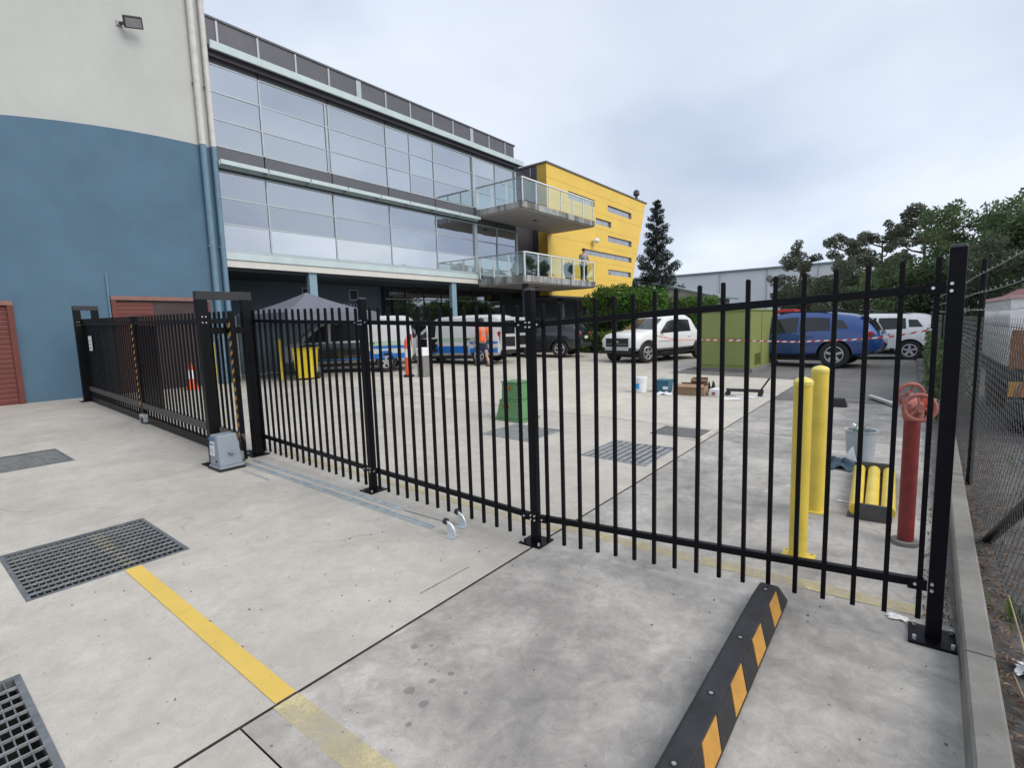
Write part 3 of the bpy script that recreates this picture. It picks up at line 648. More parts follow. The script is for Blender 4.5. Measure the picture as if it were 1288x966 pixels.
# ------------------------------------------------------------------ near objects
# wheel stop
zb = gz(-0.58); e = empty('wheel_stop', (-0.585, 2.3, zb), 'black rubber wheel stop with amber blocks in front of the fence', 'wheel stop')
y0, y1 = 1.36, 3.20
prof = [(-0.085, 0.0), (0.095, 0.0), (0.095, 0.022), (0.045, 0.105), (-0.045, 0.105), (-0.085, 0.022)]
def ws(p, y, s=1.0): return (-0.588+p[0]*s, y, zb+0.002+p[1]*(1 if s == 1 else s))
body = MB(); n = len(prof)
rings = [(y0, 0.80), (y0+0.05, 1.0), (y1-0.05, 1.0), (y1, 0.80)]
for y, s in rings: body.v += [(-0.588+p[0], y, zb+0.002+p[1]*s) for p in prof]
for i in range(3): body.f += [(i*n+j, i*n+(j+1) % n, (i+1)*n+(j+1) % n, (i+1)*n+j) for j in range(n)]
body.f += [tuple(range(n)), tuple(range(4*n-1, 3*n-1, -1))]
body.build('body', M('rubber_grey'), e, bevel=0.006)
def face_pt(u, y, off=0.002):   # point on the slanted side, u 0 bottom .. 1 top
    nx, nz = 0.083, 0.05; l = math.hypot(nx, nz)
    return (-0.588+0.095-0.050*u+off*nx/l, y, zb+0.002+0.022+0.083*u+off*nz/l)
for k in range(5):
    ya = 1.30+k*0.385; sk = 0.085
    for nm, mt, y_a, y_b, of in (('reflector', 'amber', ya, ya+0.17, 0.0035), ('black_block', 'rubber', ya+0.185, ya+0.37, 0.0018)):
        if y_a < y0+0.06 or y_b+sk > y1-0.01: continue
        f = [(0.05, y_a), (0.05, y_b), (0.95, y_b+sk), (0.95, y_a+sk)]
        MB().add([face_pt(u, y, of) for u, y in f]+[face_pt(u, y, -0.004) for u, y in f], [(0, 1, 2, 3), (7, 6, 5, 4), (0, 4, 5, 1), (1, 5, 6, 2), (2, 6, 7, 3), (3, 7, 4, 0)]).build(nm, M(mt), e)
for y in (1.62, 2.05, 2.52, 3.08):
    MB().cyl((-0.590, y, zb+0.095), (-0.590, y, zb+0.1083), 0.018, n=14).build('bolt_hole', M('pit_dark'), e)
    MB().cyl((-0.590, y, zb+0.095), (-0.590, y, zb+0.1095), 0.009, n=8).build('bolt', M('galv_dull'), e)

def bollard(x, y, h, r, label, grp):
    z = gz(x); e = empty('bollard', (x, y, z), label, 'bollard', grp)
    MB().cyl((x, y, z+0.008), (x, y, z+h-0.05), r, n=24).build('post', M('yellow_paint'), e, smooth=True)
    MB().lathe([(r+0.004, h-0.055), (r+0.004, h-0.03), (r*0.8, h-0.012), (r*0.25, h)], (x, y, z), 24).build('cap', M('cap_yellow'), e, smooth=True)
    MB().obox((x, y, z+0.005), (0.2, 0.2, 0.009)).build('base_plate', M('yellow_paint'), e)
    for a, b in ((-.08, -.08), (.08, -.08), (-.08, .08), (.08, .08)): MB().cyl((x+a, y+b, z+0.009), (x+a, y+b, z+0.025), 0.008, n=6).build('anchor_bolt', M('galv'), e)
bollard(-0.545, 3.87, 1.27, 0.057, 'yellow bollard nearest the fence, in front of its twin', 'yellow bollards behind the right fence panel')
bollard(-0.575, 4.95, 1.26, 0.064, 'yellow bollard farther back, behind its twin', 'yellow bollards behind the right fence panel')
# hydrant
hx, hy = 0.045, 4.52; z = gz(hx); e = empty('fire_hydrant', (hx, hy, z), 'red fire hydrant standpipe with two valve wheels beside the kerb', 'hydrant')
MB().cyl((hx, hy, z+0.02), (hx, hy, z+0.93), 0.049, n=20).build('standpipe', M('red_hydrant'), e, smooth=True)
MB().cyl((hx, hy, z+0.002), (hx, hy, z+0.028), 0.085, n=20).build('base_flange', M('concrete_post'), e, smooth=True)
MB().lathe([(0.052, 0.91), (0.062, 0.93), (0.065, 0.99), (0.06, 1.03), (0.03, 1.05)], (hx, hy, z), 18).build('head', M('red_faded'), e, smooth=True)
def wheel(c, ax, r, nm='valve_wheel'):
    c = Vector(c); ax = Vector(ax).normalized(); mb = MB()
    ring = mb.ring(c, ax, r, 22); mb2 = MB().tube(ring, 0.0145, 8, closed=True)
    w_ = mb2.build(nm, M('red_faded'), e, smooth=True)
    sp = MB()
    for k in range(3): q = ring[int(k*22/3)+3]; sp.cyl(c, q, 0.009, n=6)
    sp.build('spokes', M('red_faded'), w_)
    MB().cyl(c-ax*0.02, c+ax*0.02, 0.024, n=12).build('hub', M('red_faded'), w_, smooth=True)
    MB().cyl(c-ax*0.10, c-ax*0.02, 0.018, n=10).build('stem', M('galv_dull'), e, smooth=True)
d1 = Vector((0.12, -1, 0.12)); d2 = Vector((-0.35, 1, 0.25))
c1 = Vector((hx+0.035, hy-0.13, z+1.02)); c2 = Vector((hx-0.02, hy+0.15, z+1.075))
MB().cyl((hx, hy, z+0.97), c1-d1.normalized()*0.06, 0.052, 0.04, n=14).build('valve_outlet', M('red_faded'), e, smooth=True)
MB().cyl((hx, hy, z+0.98), c2-d2.normalized()*0.07, 0.05, 0.035, n=14).build('valve_outlet', M('red_faded'), e, smooth=True)
wheel(c1, d1, 0.087); wheel(c2, d2, 0.078)
# lying bollards on two dark plates
tray = empty('packing_block', (-0.22, 5.6, gz(-0.2)), 'dark grey packing block under the lying yellow bollards', 'block')
MB().box(-0.27, -0.075, 4.88, 4.91, gz(-0.2)+0.004, gz(-0.2)+0.135).build('front_board', plain('block_grey', (0.075, 0.075, 0.075), 0.7, var=0.2), tray)
MB().box(-0.36, -0.06, 6.35, 6.39, gz(-0.2)+0.004, gz(-0.2)+0.13).build('rear_board', M('block_grey'), tray)
MB().box(-0.345, -0.04, 4.915, 6.345, gz(-0.2)+0.002, gz(-0.2)+0.010).build('bottom_sheet', M('block_grey'), tray)
for i, (xa, xb, lab) in enumerate(((-0.285, -0.345, 'left of the three yellow bollards lying behind the fence'), (-0.18, -0.22, 'middle of the three yellow bollards lying behind the fence'), (-0.07, -0.095, 'right of the three yellow bollards lying behind the fence'))):
    zc = gz(-0.2)+0.062; e = empty('lying_bollard', (xa, 5.0, gz(-0.2)), lab, 'bollard', 'yellow bollards lying on the ground')
    MB().cyl((xa, 4.945+i*0.02, zc), (xb, 6.30, zc), 0.050, n=20).build('post', M('yellow_paint'), e, smooth=True)
    MB().cyl((xb, 6.30, zc), (xb-0.002, 6.335, zc), 0.053, 0.025, n=20).build('cap', M('cap_yellow'), e, smooth=True)
# grey tub with tools
tx, ty = -0.385, 7.0; z = gz(tx); e = empty('tub', (tx, ty, z), 'grey plastic tub full of tools and offcuts behind the bollards', 'tub')
MB().lathe([(0.13, 0.004), (0.155, 0.33), (0.168, 0.34), (0.168, 0.355), (0.15, 0.352), (0.125, 0.03)], (tx, ty, z), 24).build('shell', M('grey_plastic'), e, smooth=True)
MB().cyl((tx, ty, z+0.25), (tx, ty, z+0.27), 0.14, n=20).build('contents', M('tool_black'), e)
for i in range(9):
    a = random.uniform(0, 6.28); r = random.uniform(0.02, 0.11); p = Vector((tx+r*math.cos(a), ty+r*math.sin(a), z+0.27)); q = p+Vector((random.uniform(-.14, .14), random.uniform(-.1, .1), random.uniform(0.06, 0.17)))
    t_ = MB(); t_.beam(p, q, 0.03, 0.018); t_.build('tool', M(random.choice(['tool_black', 'paper', 'tool_black', 'steel_tube', 'green_livery'])), e)
MB().add([(tx-0.17, ty-0.19, z+0.02), (tx-0.02, ty-0.20, z+0.02), (tx-0.06, ty-0.172, z+0.19), (tx-0.17, ty-0.185, z+0.02+0.003), (tx-0.02, ty-0.195, z+0.023), (tx-0.06, ty-0.167, z+0.19)], [(0, 1, 2), (5, 4, 3), (0, 3, 4, 1), (1, 4, 5, 2), (2, 5, 3, 0)]).build('paper_sheet', M('paper'), e)
# crumpled dark sheet
def crumple(name, cx_, cy_, rx, ry, h, mat, label, cat, n=14, seed=1):
    rnd = random.Random(seed); mb = MB(); z = gz(cx_)
    for i in range(n+1):
        for j in range(n+1):
            u = i/n*2-1; v = j/n*2-1; k = max(0, 1-(u*u+v*v)*0.55)
            mb.v.append((cx_+u*rx*(1+0.2*math.sin(5*v+seed)), cy_+v*ry*(1+0.2*math.cos(4*u+seed)), z+0.006+h*k*abs(math.sin(3.1*u+2.2*v+seed)*math.cos(2.7*v-u))+rnd.random()*h*0.35*k))
    for i in range(n):
        for j in range(n): a = i*(n+1)+j; mb.f.append((a, a+n+1, a+n+2, a+1))
    o = mb.build(name, M(mat), fix=True); m_ = o.modifiers.new('solid', 'SOLIDIFY'); m_.thickness = 0.004
    return tag(o, label, cat)
crumple('crumpled_sheet', -0.545, 6.60, 0.16, 0.20, 0.09, 'rag', 'crumpled dark blue sheet lying at the foot of the grey tub', 'sheet', seed=3)
crumple('crumpled_paper', -0.80, 6.75, 0.06, 0.12, 0.05, 'paper', 'crumpled white paper beside the yellow bollard', 'paper', 8, 5)
crumple('paper_scrap', 0.02, 3.34, 0.045, 0.028, 0.012, 'paper', 'white paper scrap by the right fence post', 'paper', 7, 2)
crumple('plastic_scrap', -0.40, 5.3, 0.05, 0.012, 0.006, 'white_plastic', 'thin white offcut left of the lying bollards', 'offcut', 6, 9)
# small black weighted base, cone pair, steel tube
e = empty('marker_base', (-0.97, 11.1, gz(-1)), 'small black rubber marker base standing on the dark drive', 'marker base')
MB().obox((-0.97, 11.1, gz(-1)+0.08), (0.26, 0.24, 0.155), None, 0.62).build('block', M('rubber'), e, bevel=0.01)
def cone(x, y, h, label, grp=None, rot=None, s=1.0, name='traffic_cone'):
    e = empty(name, (x, y, gz(x)), label, 'traffic cone', grp)
    if rot: e.rotation_euler = rot[0]; e.location = rot[1]
    r = 0.14*s
    def rr(t): return 0.135*s*(1-t)+0.022*s*t
    MB().obox((0, 0, 0.016), (0.34*s, 0.34*s, 0.03)).build('base', M('orange_plastic'), e, world=False, bevel=0.008)
    pr = [(rr(t), 0.031+(h-0.031)*t) for t in (0, 0.35)]; MB().lathe(pr, n=20).build('lower_cone', M('orange_plastic'), e, world=False, smooth=True)
    MB().lathe([(rr(t)+0.001, 0.0312+(h-0.031)*t) for t in (0.352, 0.66)], n=20).build('reflective_band', M('reflective'), e, world=False, smooth=True)
    MB().lathe([(rr(t), 0.0314+(h-0.031)*t) for t in (0.662, 0.97, 1.0)], n=20).build('upper_cone', M('orange_plastic'), e, world=False, smooth=True)
cone(-15.2, 5.45, 0.78, 'orange traffic cone with white band behind the sliding gate')
cone(0.1, 10.9, 0.55, 'orange cone lying on its side by the kerb, the farther of two', 'fallen cones by the kerb', ((R_(82), 0, R_(70)), (0.14, 10.95, gz(0.1)+0.14)), 0.85)
cone(0.1, 10.6, 0.55, 'orange cone lying on its side by the kerb, the nearer of two', 'fallen cones by the kerb', ((R_(84), 0, R_(96)), (0.16, 10.35, gz(0.1)+0.14)), 0.85)
o = MB().cyl((-0.55, 12.3, gz(-.5)+0.05), (-0.12, 11.2, gz(-.1)+0.055), 0.045, n=14).build('steel_tube', M('steel_tube'), smooth=True); tag(o, 'shiny steel tube lying on the drive next to the fallen cones', 'tube')
# white bucket
bx_, by_ = -4.92, 11.2; z = gz(bx_); e = empty('bucket', (bx_, by_, z), 'white plastic bucket with a blue label on the yard concrete', 'bucket')
MB().lathe([(0.125, 0.004), (0.145, 0.33), (0.152, 0.335), (0.152, 0.36), (0.14, 0.362)], (bx_, by_, z), 22).build('shell', M('white_plastic'), e, smooth=True)
MB().box(bx_-0.06, bx_+0.02, by_-0.152, by_-0.141, z+0.10, z+0.22).build('label', plain('label_cyan', (0.03, 0.32, 0.70), 0.5), e)
MB().tube([(bx_-0.15, by_, z+0.33), (bx_-0.13, by_-0.1, z+0.28), (bx_, by_-0.16, z+0.25), (bx_+0.13, by_-0.1, z+0.28), (bx_+0.15, by_, z+0.33)], 0.004, 6).build('handle', M('galv'), e)
# teal crate/tub
e = empty('storage_tub', (-4.5, 11.55, gz(-4.5)), 'dark teal plastic tub next to the white bucket', 'tub')
MB().obox((-4.5, 11.55, gz(-4.5)+0.15), (0.30, 0.30, 0.29), None, 1.12).build('shell', M('teal_plastic'), e, bevel=0.015)
MB().box(-4.46, -4.34, 11.38, 11.385, gz(-4.5)+0.08, gz(-4.5)+0.15).build('label', M('paper'), e)
for (x, y, w_, d_, h_, mt, lab, rz_) in ((-3.82, 11.5, 0.62, 0.32, 0.20, 'cardboard', 'long cardboard carton lying on the yard concrete', 0.05), (-3.70, 11.62, 0.34, 0.24, 0.12, 'cardboard_dark', 'dark brown carton resting on the long cardboard carton', 0.2), (-3.30, 11.55, 0.22, 0.30, 0.16, 'paper', 'small white carton right of the long cardboard carton', -0.1)):
    zz_ = gz(x)+(0.203 if mt == 'cardboard_dark' else 0.003)
    e = empty('carton', (x, y, zz_), lab, 'carton', rz=rz_)
    MB().box(-w_/2, w_/2, -d_/2, d_/2, 0, h_).build('box', M(mt), e, world=False, bevel=0.004)
    if mt != 'paper':
        for s in (-1, 1): MB().obox((0, s*(d_/2+0.05), h_+0.02), (w_*0.96, 0.12, 0.004), Matrix.Rotation(s*-0.5, 3, 'X')).build('flap', M(mt), e, world=False)
    else: MB().box(-0.05, 0.03, -d_/2-0.003, -d_/2-0.0005, 0.03, 0.10).build('print', M('red_faded'), e, world=False)
crumple('plastic_bag', -4.32, 11.15, 0.18, 0.10, 0.07, 'white_plastic', 'flat white plastic bag between tub and cartons', 'bag', 9, 4)
crumple('black_bag', -3.52, 11.85, 0.12, 0.10, 0.28, 'tool_black', 'small black bag behind the dark brown carton', 'bag', 9, 6)
for i, (x, y, a, lab) in enumerate(((-2.95, 11.25, 0.5, 'white sheet of paper lying nearest the cartons'), (-2.72, 11.75, -0.3, 'white sheet of paper lying under the black tool'), (-2.6, 12.05, 0.9, 'white sheet of paper lying behind the black tool'))):
    e = MB().obox((0, 0, 0.006), (0.42, 0.26, 0.003), rotz(a)).build('paper_sheet', M('paper')); e.location = (x, y, gz(x)); tag(e, lab, 'paper', 'loose papers by the cartons')
e = empty('trolley_jack', (-2.75, 11.9, gz(-2.7)), 'long black tool with raised handle lying right of the cartons', 'tool')
MB().beam((-3.15, 11.75, gz(-3)+0.13), (-2.45, 12.0, gz(-2.4)+0.12), 0.10, 0.06).build('body', M('tool_black'), e)
MB().beam((-2.50, 11.98, gz(-2.4)+0.13), (-2.34, 12.05, gz(-2.4)+0.40), 0.03, 0.03).build('handle', M('tool_black'), e)
for x, y in ((-3.12, 11.76), (-2.5, 11.98)): MB().cyl((x, y-0.06, gz(x)+0.05), (x, y+0.06, gz(x)+0.05), 0.05, n=12).build('wheel', M('tool_black'), e)
# green service pillar
px_, py_ = -5.40, 7.02; z = gz(px_); e = empty('service_pillar', (px_, py_, z), 'green two-tier fibreglass service pillar with hazard stickers behind the fence', 'service pillar')
MB().obox((px_, py_, z+0.02), (0.60, 0.56, 0.036)).build('foot', M('pillar_green'), e)
MB().obox((px_, py_, z+0.19), (0.54, 0.50, 0.30), None, 0.82).build('lower_tier', M('pillar_green'), e, bevel=0.012)
MB().obox((px_, py_, z+0.352), (0.45, 0.42, 0.022)).build('ledge', M('pillar_green'), e, bevel=0.005)
MB().obox((px_, py_, z+0.51), (0.39, 0.36, 0.292), None, 0.94).build('upper_tier', M('pillar_green'), e, bevel=0.012)
MB().obox((px_, py_, z+0.668), (0.40, 0.37, 0.022)).build('lid', M('pillar_green'), e, bevel=0.005)
for zz_, yy in ((0.545, 0.1845), (0.235, 0.2365)):
    st_ = MB().box(px_-0.145, px_+0.03, py_-yy-0.003, py_-yy+0.006, z+zz_, z+zz_+0.055).build('hazard_sticker', M('amber'), e)
    for k in range(3):
        xx = px_-0.14+k*0.058; y_ = py_-yy-0.0045
        MB().add([(xx, y_, z+zz_+0.053), (xx+0.028, y_, z+zz_+0.053), (xx+0.05, y_, z+zz_+0.002), (xx+0.022, y_, z+zz_+0.002), (xx, y_+0.001, z+zz_+0.053), (xx+0.028, y_+0.001, z+zz_+0.053), (xx+0.05, y_+0.001, z+zz_+0.002), (xx+0.022, y_+0.001, z+zz_+0.002)], [(0, 1, 2, 3), (7, 6, 5, 4), (0, 4, 5, 1), (1, 5, 6, 2), (2, 6, 7, 3), (3, 7, 4, 0)]).build('black_stripe', M('tool_black'), st_)
# green electrical kiosk
x0, x1, y0, y1 = -5.36, -3.84, 16.9, 20.6; z = gz(-4.6); e = empty('electrical_kiosk', (-4.6, 18.7, z), 'olive green electrical kiosk standing between the white and blue vehicles', 'kiosk')
MB().box(x0-0.08, x1+0.08, y0-0.08, y1+0.08, z-0.02, z+0.10).build('plinth', M('concrete_post'), e)  # plinth coloured dark to stand for the shadow gap under the cabinet
MB().box(x0, x1, y0, y1, z+0.10, z+1.90).build('cabinet', M('kiosk_green'), e, bevel=0.01)
MB().box(x0-0.03, x1+0.03, y0-0.03, y1+0.03, z+1.902, z+1.95).build('roof', M('kiosk_green'), e, bevel=0.01)
for xa, xb in ((x0+0.05, -4.615), (-4.60, x1-0.10)):
    d = MB().box(xa, xb, y0-0.014, y0-0.002, z+0.20, z+1.84).build('door', M('kiosk_green'), e)
    for (a, b, c, dd) in ((xa-0.008, xa, z+0.20, z+1.84), (xb, xb+0.008, z+0.20, z+1.84), (xa, xb, z+1.84, z+1.848), (xa, xb, z+0.192, z+0.20)): MB().box(a, b, y0-0.008, y0-0.001, c, dd).build('seam', M('kiosk_seam'), d)
MB().box(-4.66, -4.62, y0-0.03, y0-0.0145, z+1.36, z+1.46).build('handle', M('galv_dull'), e)
for k in range(6): MB().obox((x1+0.006, y0+0.6+0.13*k, z+0.36), (0.016, 0.08, 0.36)).build('vent_slot', M('kiosk_seam'), e)
MB().box(x1+0.001, x1+0.01, y0+1.4, y0+1.43, z+0.12, z+1.88).build('seam', M('kiosk_seam'), e)
# barrier tape
tape_pts = [(-4.75, 11.62, 1.37), (-5.05, 14.0, 1.17), (-5.40, 16.80, 1.07), (-3.78, 16.78, 1.03), (-2.6, 16.5, 1.0), (-1.2, 16.0, 1.07), (-0.3, 15.6, 1.16), (0.42, 15.2, 1.33)]
e = empty('barrier_tape', (-4.0, 16.8, 1.0), 'red and white barrier tape strung across the yard past the kiosk', 'barrier tape')
acc = []
for i in range(len(tape_pts)-1):
    a, b = Vector(tape_pts[i]), Vector(tape_pts[i+1]); n = max(2, int((b-a).length/0.11))
    for k in range(n): acc.append((a+(b-a)*k/n, a+(b-a)*(k+1)/n))
mr, mw_ = MB(), MB()
for i, (a, b) in enumerate(acc):
    tgt = mr if i % 2 else mw_; sk = (b-a)*0.35
    tgt.add([a+Vector((0, 0, -0.021)), b+Vector((0, 0, -0.021)), b+sk+Vector((0, 0, 0.021)), a+sk+Vector((0, 0, 0.021)),
             a+Vector((0, 0.003, -0.021)), b+Vector((0, 0.003, -0.021)), b+sk+Vector((0, 0.003, 0.021)), a+sk+Vector((0, 0.003, 0.021))], [(0, 1, 2, 3), (7, 6, 5, 4), (0, 4, 5, 1), (1, 5, 6, 2), (2, 6, 7, 3), (3, 7, 4, 0)])
mr.build('red_stripes', plain('tape_red', (0.62, 0.06, 0.05), 0.5), e); mw_.build('white_stripes', M('white_plastic'), e)
# stake holding the tape
e = empty('tape_stake', (-4.75, 11.6, gz(-4.75)), 'thin yellow stake with red top holding the end of the barrier tape', 'stake')
MB().cyl((-4.75, 11.6, gz(-4.75)), (-4.75, 11.6, 1.42), 0.02, n=8).build('rod', M('yellow_paint'), e); MB().cyl((-4.75, 11.6, 1.422), (-4.75, 11.6, 1.56), 0.03, n=10).build('top', M('red_bright'), e)

# ------------------------------------------------------------------ left building
WX = -15.92
L = empty('warehouse_building', (WX-4, 0, 0.27), 'rendered building with cream upper wall and blue lower wall at the left', 'building')
def paint_z(y): return 7.0-0.0222*(6.5-max(y, -2))**2 if y < 6.5 else 7.0
ys = [-14+21*i/28 for i in range(29)]
YE = 6.90; ys = [-14+(YE+14)*i/30 for i in range(31)]
for nm, mt in (('lower_wall', 'wall_blue'), ('upper_wall', 'wall_cream')):
    mb = MB()
    for i in range(30):
        a, b = ys[i], ys[i+1]
        za, zb_ = (0.2, 0.2) if nm == 'lower_wall' else (paint_z(a), paint_z(b)); ta, tb = (paint_z(a), paint_z(b)) if nm == 'lower_wall' else (10.95, 10.95)
        mb.quad((WX, a, za), (WX, b, zb_), (WX, b, tb), (WX, a, ta))
    zE = paint_z(YE); lo, hi = (0.2, zE) if nm == 'lower_wall' else (zE, 10.95)
    mb.quad((WX, YE, lo), (WX-8, YE, lo), (WX-8, YE, hi), (WX, YE, hi))
    mb.build(nm, M(mt), L, fix=False)
MB().box(WX-8, WX+0.06, -14, YE+0.06, 10.952, 11.06).build('roof_cap', M('roof_cap'), L)
for y, r in ((6.55, 0.085), (6.83, 0.075)):
    zs = paint_z(y)
    dp = MB().cyl((WX+0.11, y, zs), (WX+0.11, y, 10.94), r, n=16, caps=False).build('downpipe', plain('pipe_cream', (0.58, 0.57, 0.55), 0.6), L, smooth=True)
    MB().cyl((WX+0.11, y, 0.3), (WX+0.11, y, zs-0.002), r, n=16, caps=False).build('lower_pipe', plain('pipe_blue', (0.13, 0.22, 0.30), 0.6), dp, smooth=True)
    for z in (1.6, 4.2, 8.6): MB().box(WX+0.002, WX+0.11, y-r-0.012, y+r+0.012, z, z+0.05).build('clip', M('galv_dull'), dp)
MB().cyl((WX+0.03, 4.02, 0.3), (WX+0.03, 4.02, 3.3), 0.022, n=8).build('conduit', M('pipe_blue'), L)
# red roller doors
def roller(ya, yb, zt, nm_label, dark_from=None):
    fr = MB().box(WX+0.002, WX+0.09, ya-0.10, yb+0.10, zt, zt+0.10).build('door_head', plain('head_pale', (0.24, 0.12, 0.10), 0.6), L)
    for y in (ya-0.10, yb): MB().box(WX+0.002, WX+0.08, y, y+0.10, 0.28, zt-0.002).build('door_jamb', M('door_red'), L)
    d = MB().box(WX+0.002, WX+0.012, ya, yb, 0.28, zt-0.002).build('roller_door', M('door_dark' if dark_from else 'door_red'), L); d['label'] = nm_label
    n = int((zt-0.3)/0.11)
    me = MB().prism([(0.0, 0.0), (0.007, 0.02), (0.007, 0.085), (0.0, 0.105)], lambda p: (WX+0.013+p[0], 0, p[1]), lambda p: (WX+0.013+p[0], (yb-ya) if not dark_from else dark_from-ya, p[1])).mesh('slat', M('door_red'))
    for k in range(n): put('slat', me, d, (0, ya+0.001, 0.30+k*0.11))
roller(0.5, 2.15, 2.50, 'dark red roller door at the left edge')
roller(4.15, 6.25, 2.66, 'dark red roller door behind the sliding gate, half of it open to the dark', 4.95)
# floodlight
e = empty('floodlight', (WX, 4.95, 9.5), 'black floodlight high on the cream wall', 'floodlight')
MB().box(WX+0.001, WX+0.04, 4.84, 4.96, 9.44, 9.56).build('wall_plate', M('galv_dull'), e)
MB().beam((WX+0.04, 4.90, 9.5), (WX+0.22, 5.02, 9.48), 0.05, 0.05).build('arm', M('floodlight'), e)
rm = Matrix.Rotation(R_(38), 3, 'Y') @ Matrix.Rotation(R_(15), 3, 'X')
MB().obox((WX+0.32, 5.10, 9.50), (0.10, 0.40, 0.26), rm).build('housing', M('floodlight'), e, bevel=0.012)
MB().obox(Vector((WX+0.32, 5.10, 9.50))+rm @ Vector((0.053, 0, 0)), (0.008, 0.34, 0.20), rm).build('lens', M('flood_glass'), e)

# ------------------------------------------------------------------ glass office building
GX = -16.0; G0, G1 = 6.92, 21.25
OB = empty('office_building', (GX-3, 14, 0.28), 'three storey office building with mirror glass facade and dark parapet', 'building')
MU = [6.95, 8.37, 10.72, 13.15, 15.59, 18.05, 19.62, 21.17]
def colY(zrows, cols, mats):
    for i in range(len(cols)-1):
        for j in range(len(zrows)-1):
            a, b = cols[i]+0.028, cols[i+1]-0.028; c, d = zrows[j]+0.022, zrows[j+1]-0.022
            tx_ = random.uniform(-0.008, 0.008); tz_ = random.uniform(-0.007, 0.007)
            mb = MB().add([(GX+tx_, a, c), (GX-tx_, b, c), (GX-tx_+tz_, b, d), (GX+tx_+tz_, a, d)], [(0, 1, 2, 3)])
            mb.v += [(x-0.012, y, z) for x, y, z in mb.v]; mb.f += [(7, 6, 5, 4), (0, 4, 5, 1), (1, 5, 6, 2), (2, 6, 7, 3), (3, 7, 4, 0)]
            mb.build('glass_pane', M(mats[j]), OB, fix=True)
up_rows = [7.13, 7.87, 8.62, 9.36]; lo_rows = [4.20, 4.94, 5.68, 6.42]
MU_up = [6.95, 8.37, 10.60, 10.72, 13.15, 14.30, 15.59, 18.05, 19.62, 21.17]
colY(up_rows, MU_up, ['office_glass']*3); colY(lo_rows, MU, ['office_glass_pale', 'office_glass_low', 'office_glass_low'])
for rows, cols in ((up_rows, MU_up), (lo_rows, MU)):
    for y in cols:
        wd = 0.085 if abs(y-18.05) < 0.01 else (0.05 if y > 21 else 0.022)
        MB().box(GX-0.02, GX+0.035+(0.03 if wd > 0.03 else 0), y-wd, y+wd, rows[0], rows[-1]).build('mullion', M('frame_grey'), OB)
    for z in rows:
        for i in range(len(cols)-1): MB().box(GX-0.02, GX+0.022, cols[i]+0.015, cols[i+1]-0.015, z-0.02, z+0.02).build('transom', M('frame_grey'), OB)
# body behind glass, spandrels
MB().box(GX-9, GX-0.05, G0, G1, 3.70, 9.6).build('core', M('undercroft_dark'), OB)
for i in range(len(MU)-1):
    MB().box(GX-0.04, GX+0.012, MU[i]+0.02, MU[i+1]-0.02, 6.66, 7.10).build('spandrel_panel', M('panel_dark'), OB)
    MB().box(GX-0.04, GX+0.004, MU[i]+0.02, MU[i+1]-0.02, 6.44, 6.655).build('spandrel_panel', M('soffit_dark'), OB)  # dark colour paints the shadow under the awning
    MB().box(GX-0.04, GX+0.004, MU[i]+0.02, MU[i+1]-0.02, 9.38, 9.80).build('spandrel_panel', M('soffit_dark'), OB)
# sun awning in panels
aw = [G0+1.40*i for i in range(9)]
for a in aw:
    b = min(a+1.36, 18.2)
    if b-a < 0.3: continue
    p = MB().box(GX+0.06, GX+0.30, a, b, 6.60, 6.62).build('awning_panel', plain('awning_glass', (0.40, 0.52, 0.52), 0.25, var=0.1), OB)
    MB().box(GX+0.30, GX+0.36, a, b, 6.55, 6.67).build('edge_rail', M('frame_teal'), p)
    MB().box(GX+0.014, GX+0.33, a-0.035, a-0.005, 6.52, 6.64).build('bracket', M('frame_grey'), p)
MB().box(GX+0.013, GX+0.055, G0+0.02, 18.2, 6.52, 6.64).build('awning_rail', M('frame_teal'), OB)
# eave and parapet
MB().box(GX-0.3, GX+0.26, G0+0.02, G1+0.30, 9.78, 9.84).build('eave_top', M('frame_teal'), OB)
MB().box(GX+0.24, GX+0.31, G0+0.02, G1+0.32, 9.66, 9.87).build('eave_fascia', M('frame_teal'), OB)
MB().box(GX+0.013, GX+0.24, G0+0.02, G1+0.30, 9.67, 9.71).build('eave_soffit', M('soffit_dark'), OB)
MB().box(GX+0.013, GX+0.14, G0+0.02, G1+0.1, 9.52, 9.665).build('eave_beam', M('clad_brown'), OB)
PP = [6.95, 7.28, 8.45, 9.66, 10.85, 12.05, 13.25, 14.45, 15.65, 16.85, 18.05, 19.25, 20.45, 21.2]
for i in range(len(PP)-1):
    MB().box(GX-0.04, GX+0.0, PP[i]+0.02, PP[i+1]-0.02, 9.85, 10.60).build('parapet_panel', M('panel_dark'), OB)
    if i: 
        wd = 0.10 if i in (5, 10) else 0.028
        MB().box(GX-0.02, GX+0.03, PP[i]-wd, PP[i]+wd, 9.85, 10.58).build('parapet_post', M('frame_grey'), OB)
MB().box(GX-0.06, GX+0.035, G0, G1+0.02, 10.602, 10.66).build('parapet_cap', M('panel_dark'), OB)
MB().box(GX-8, GX-0.06, G1-0.05, G1, 3.7, 10.6).build('end_wall', M('panel_dark'), OB)
# lower fascia
MB().box(GX-0.04, GX+0.14, G0, 18.02, 3.905, 4.10).build('fascia', M('frame_teal'), OB)
MB().box(GX-0.04, GX+0.10, G0, 18.02, 3.69, 3.90).build('fascia_trim', M('trim_cream'), OB)
MB().box(GX-0.04, GX+0.03, G0, G1, 4.10, 4.18).build('sill', M('frame_grey'), OB)
MB().box(GX-0.04, GX+0.0, 18.03, G1, 3.69, 4.10).build('fascia_back', M('soffit_dark'), OB)
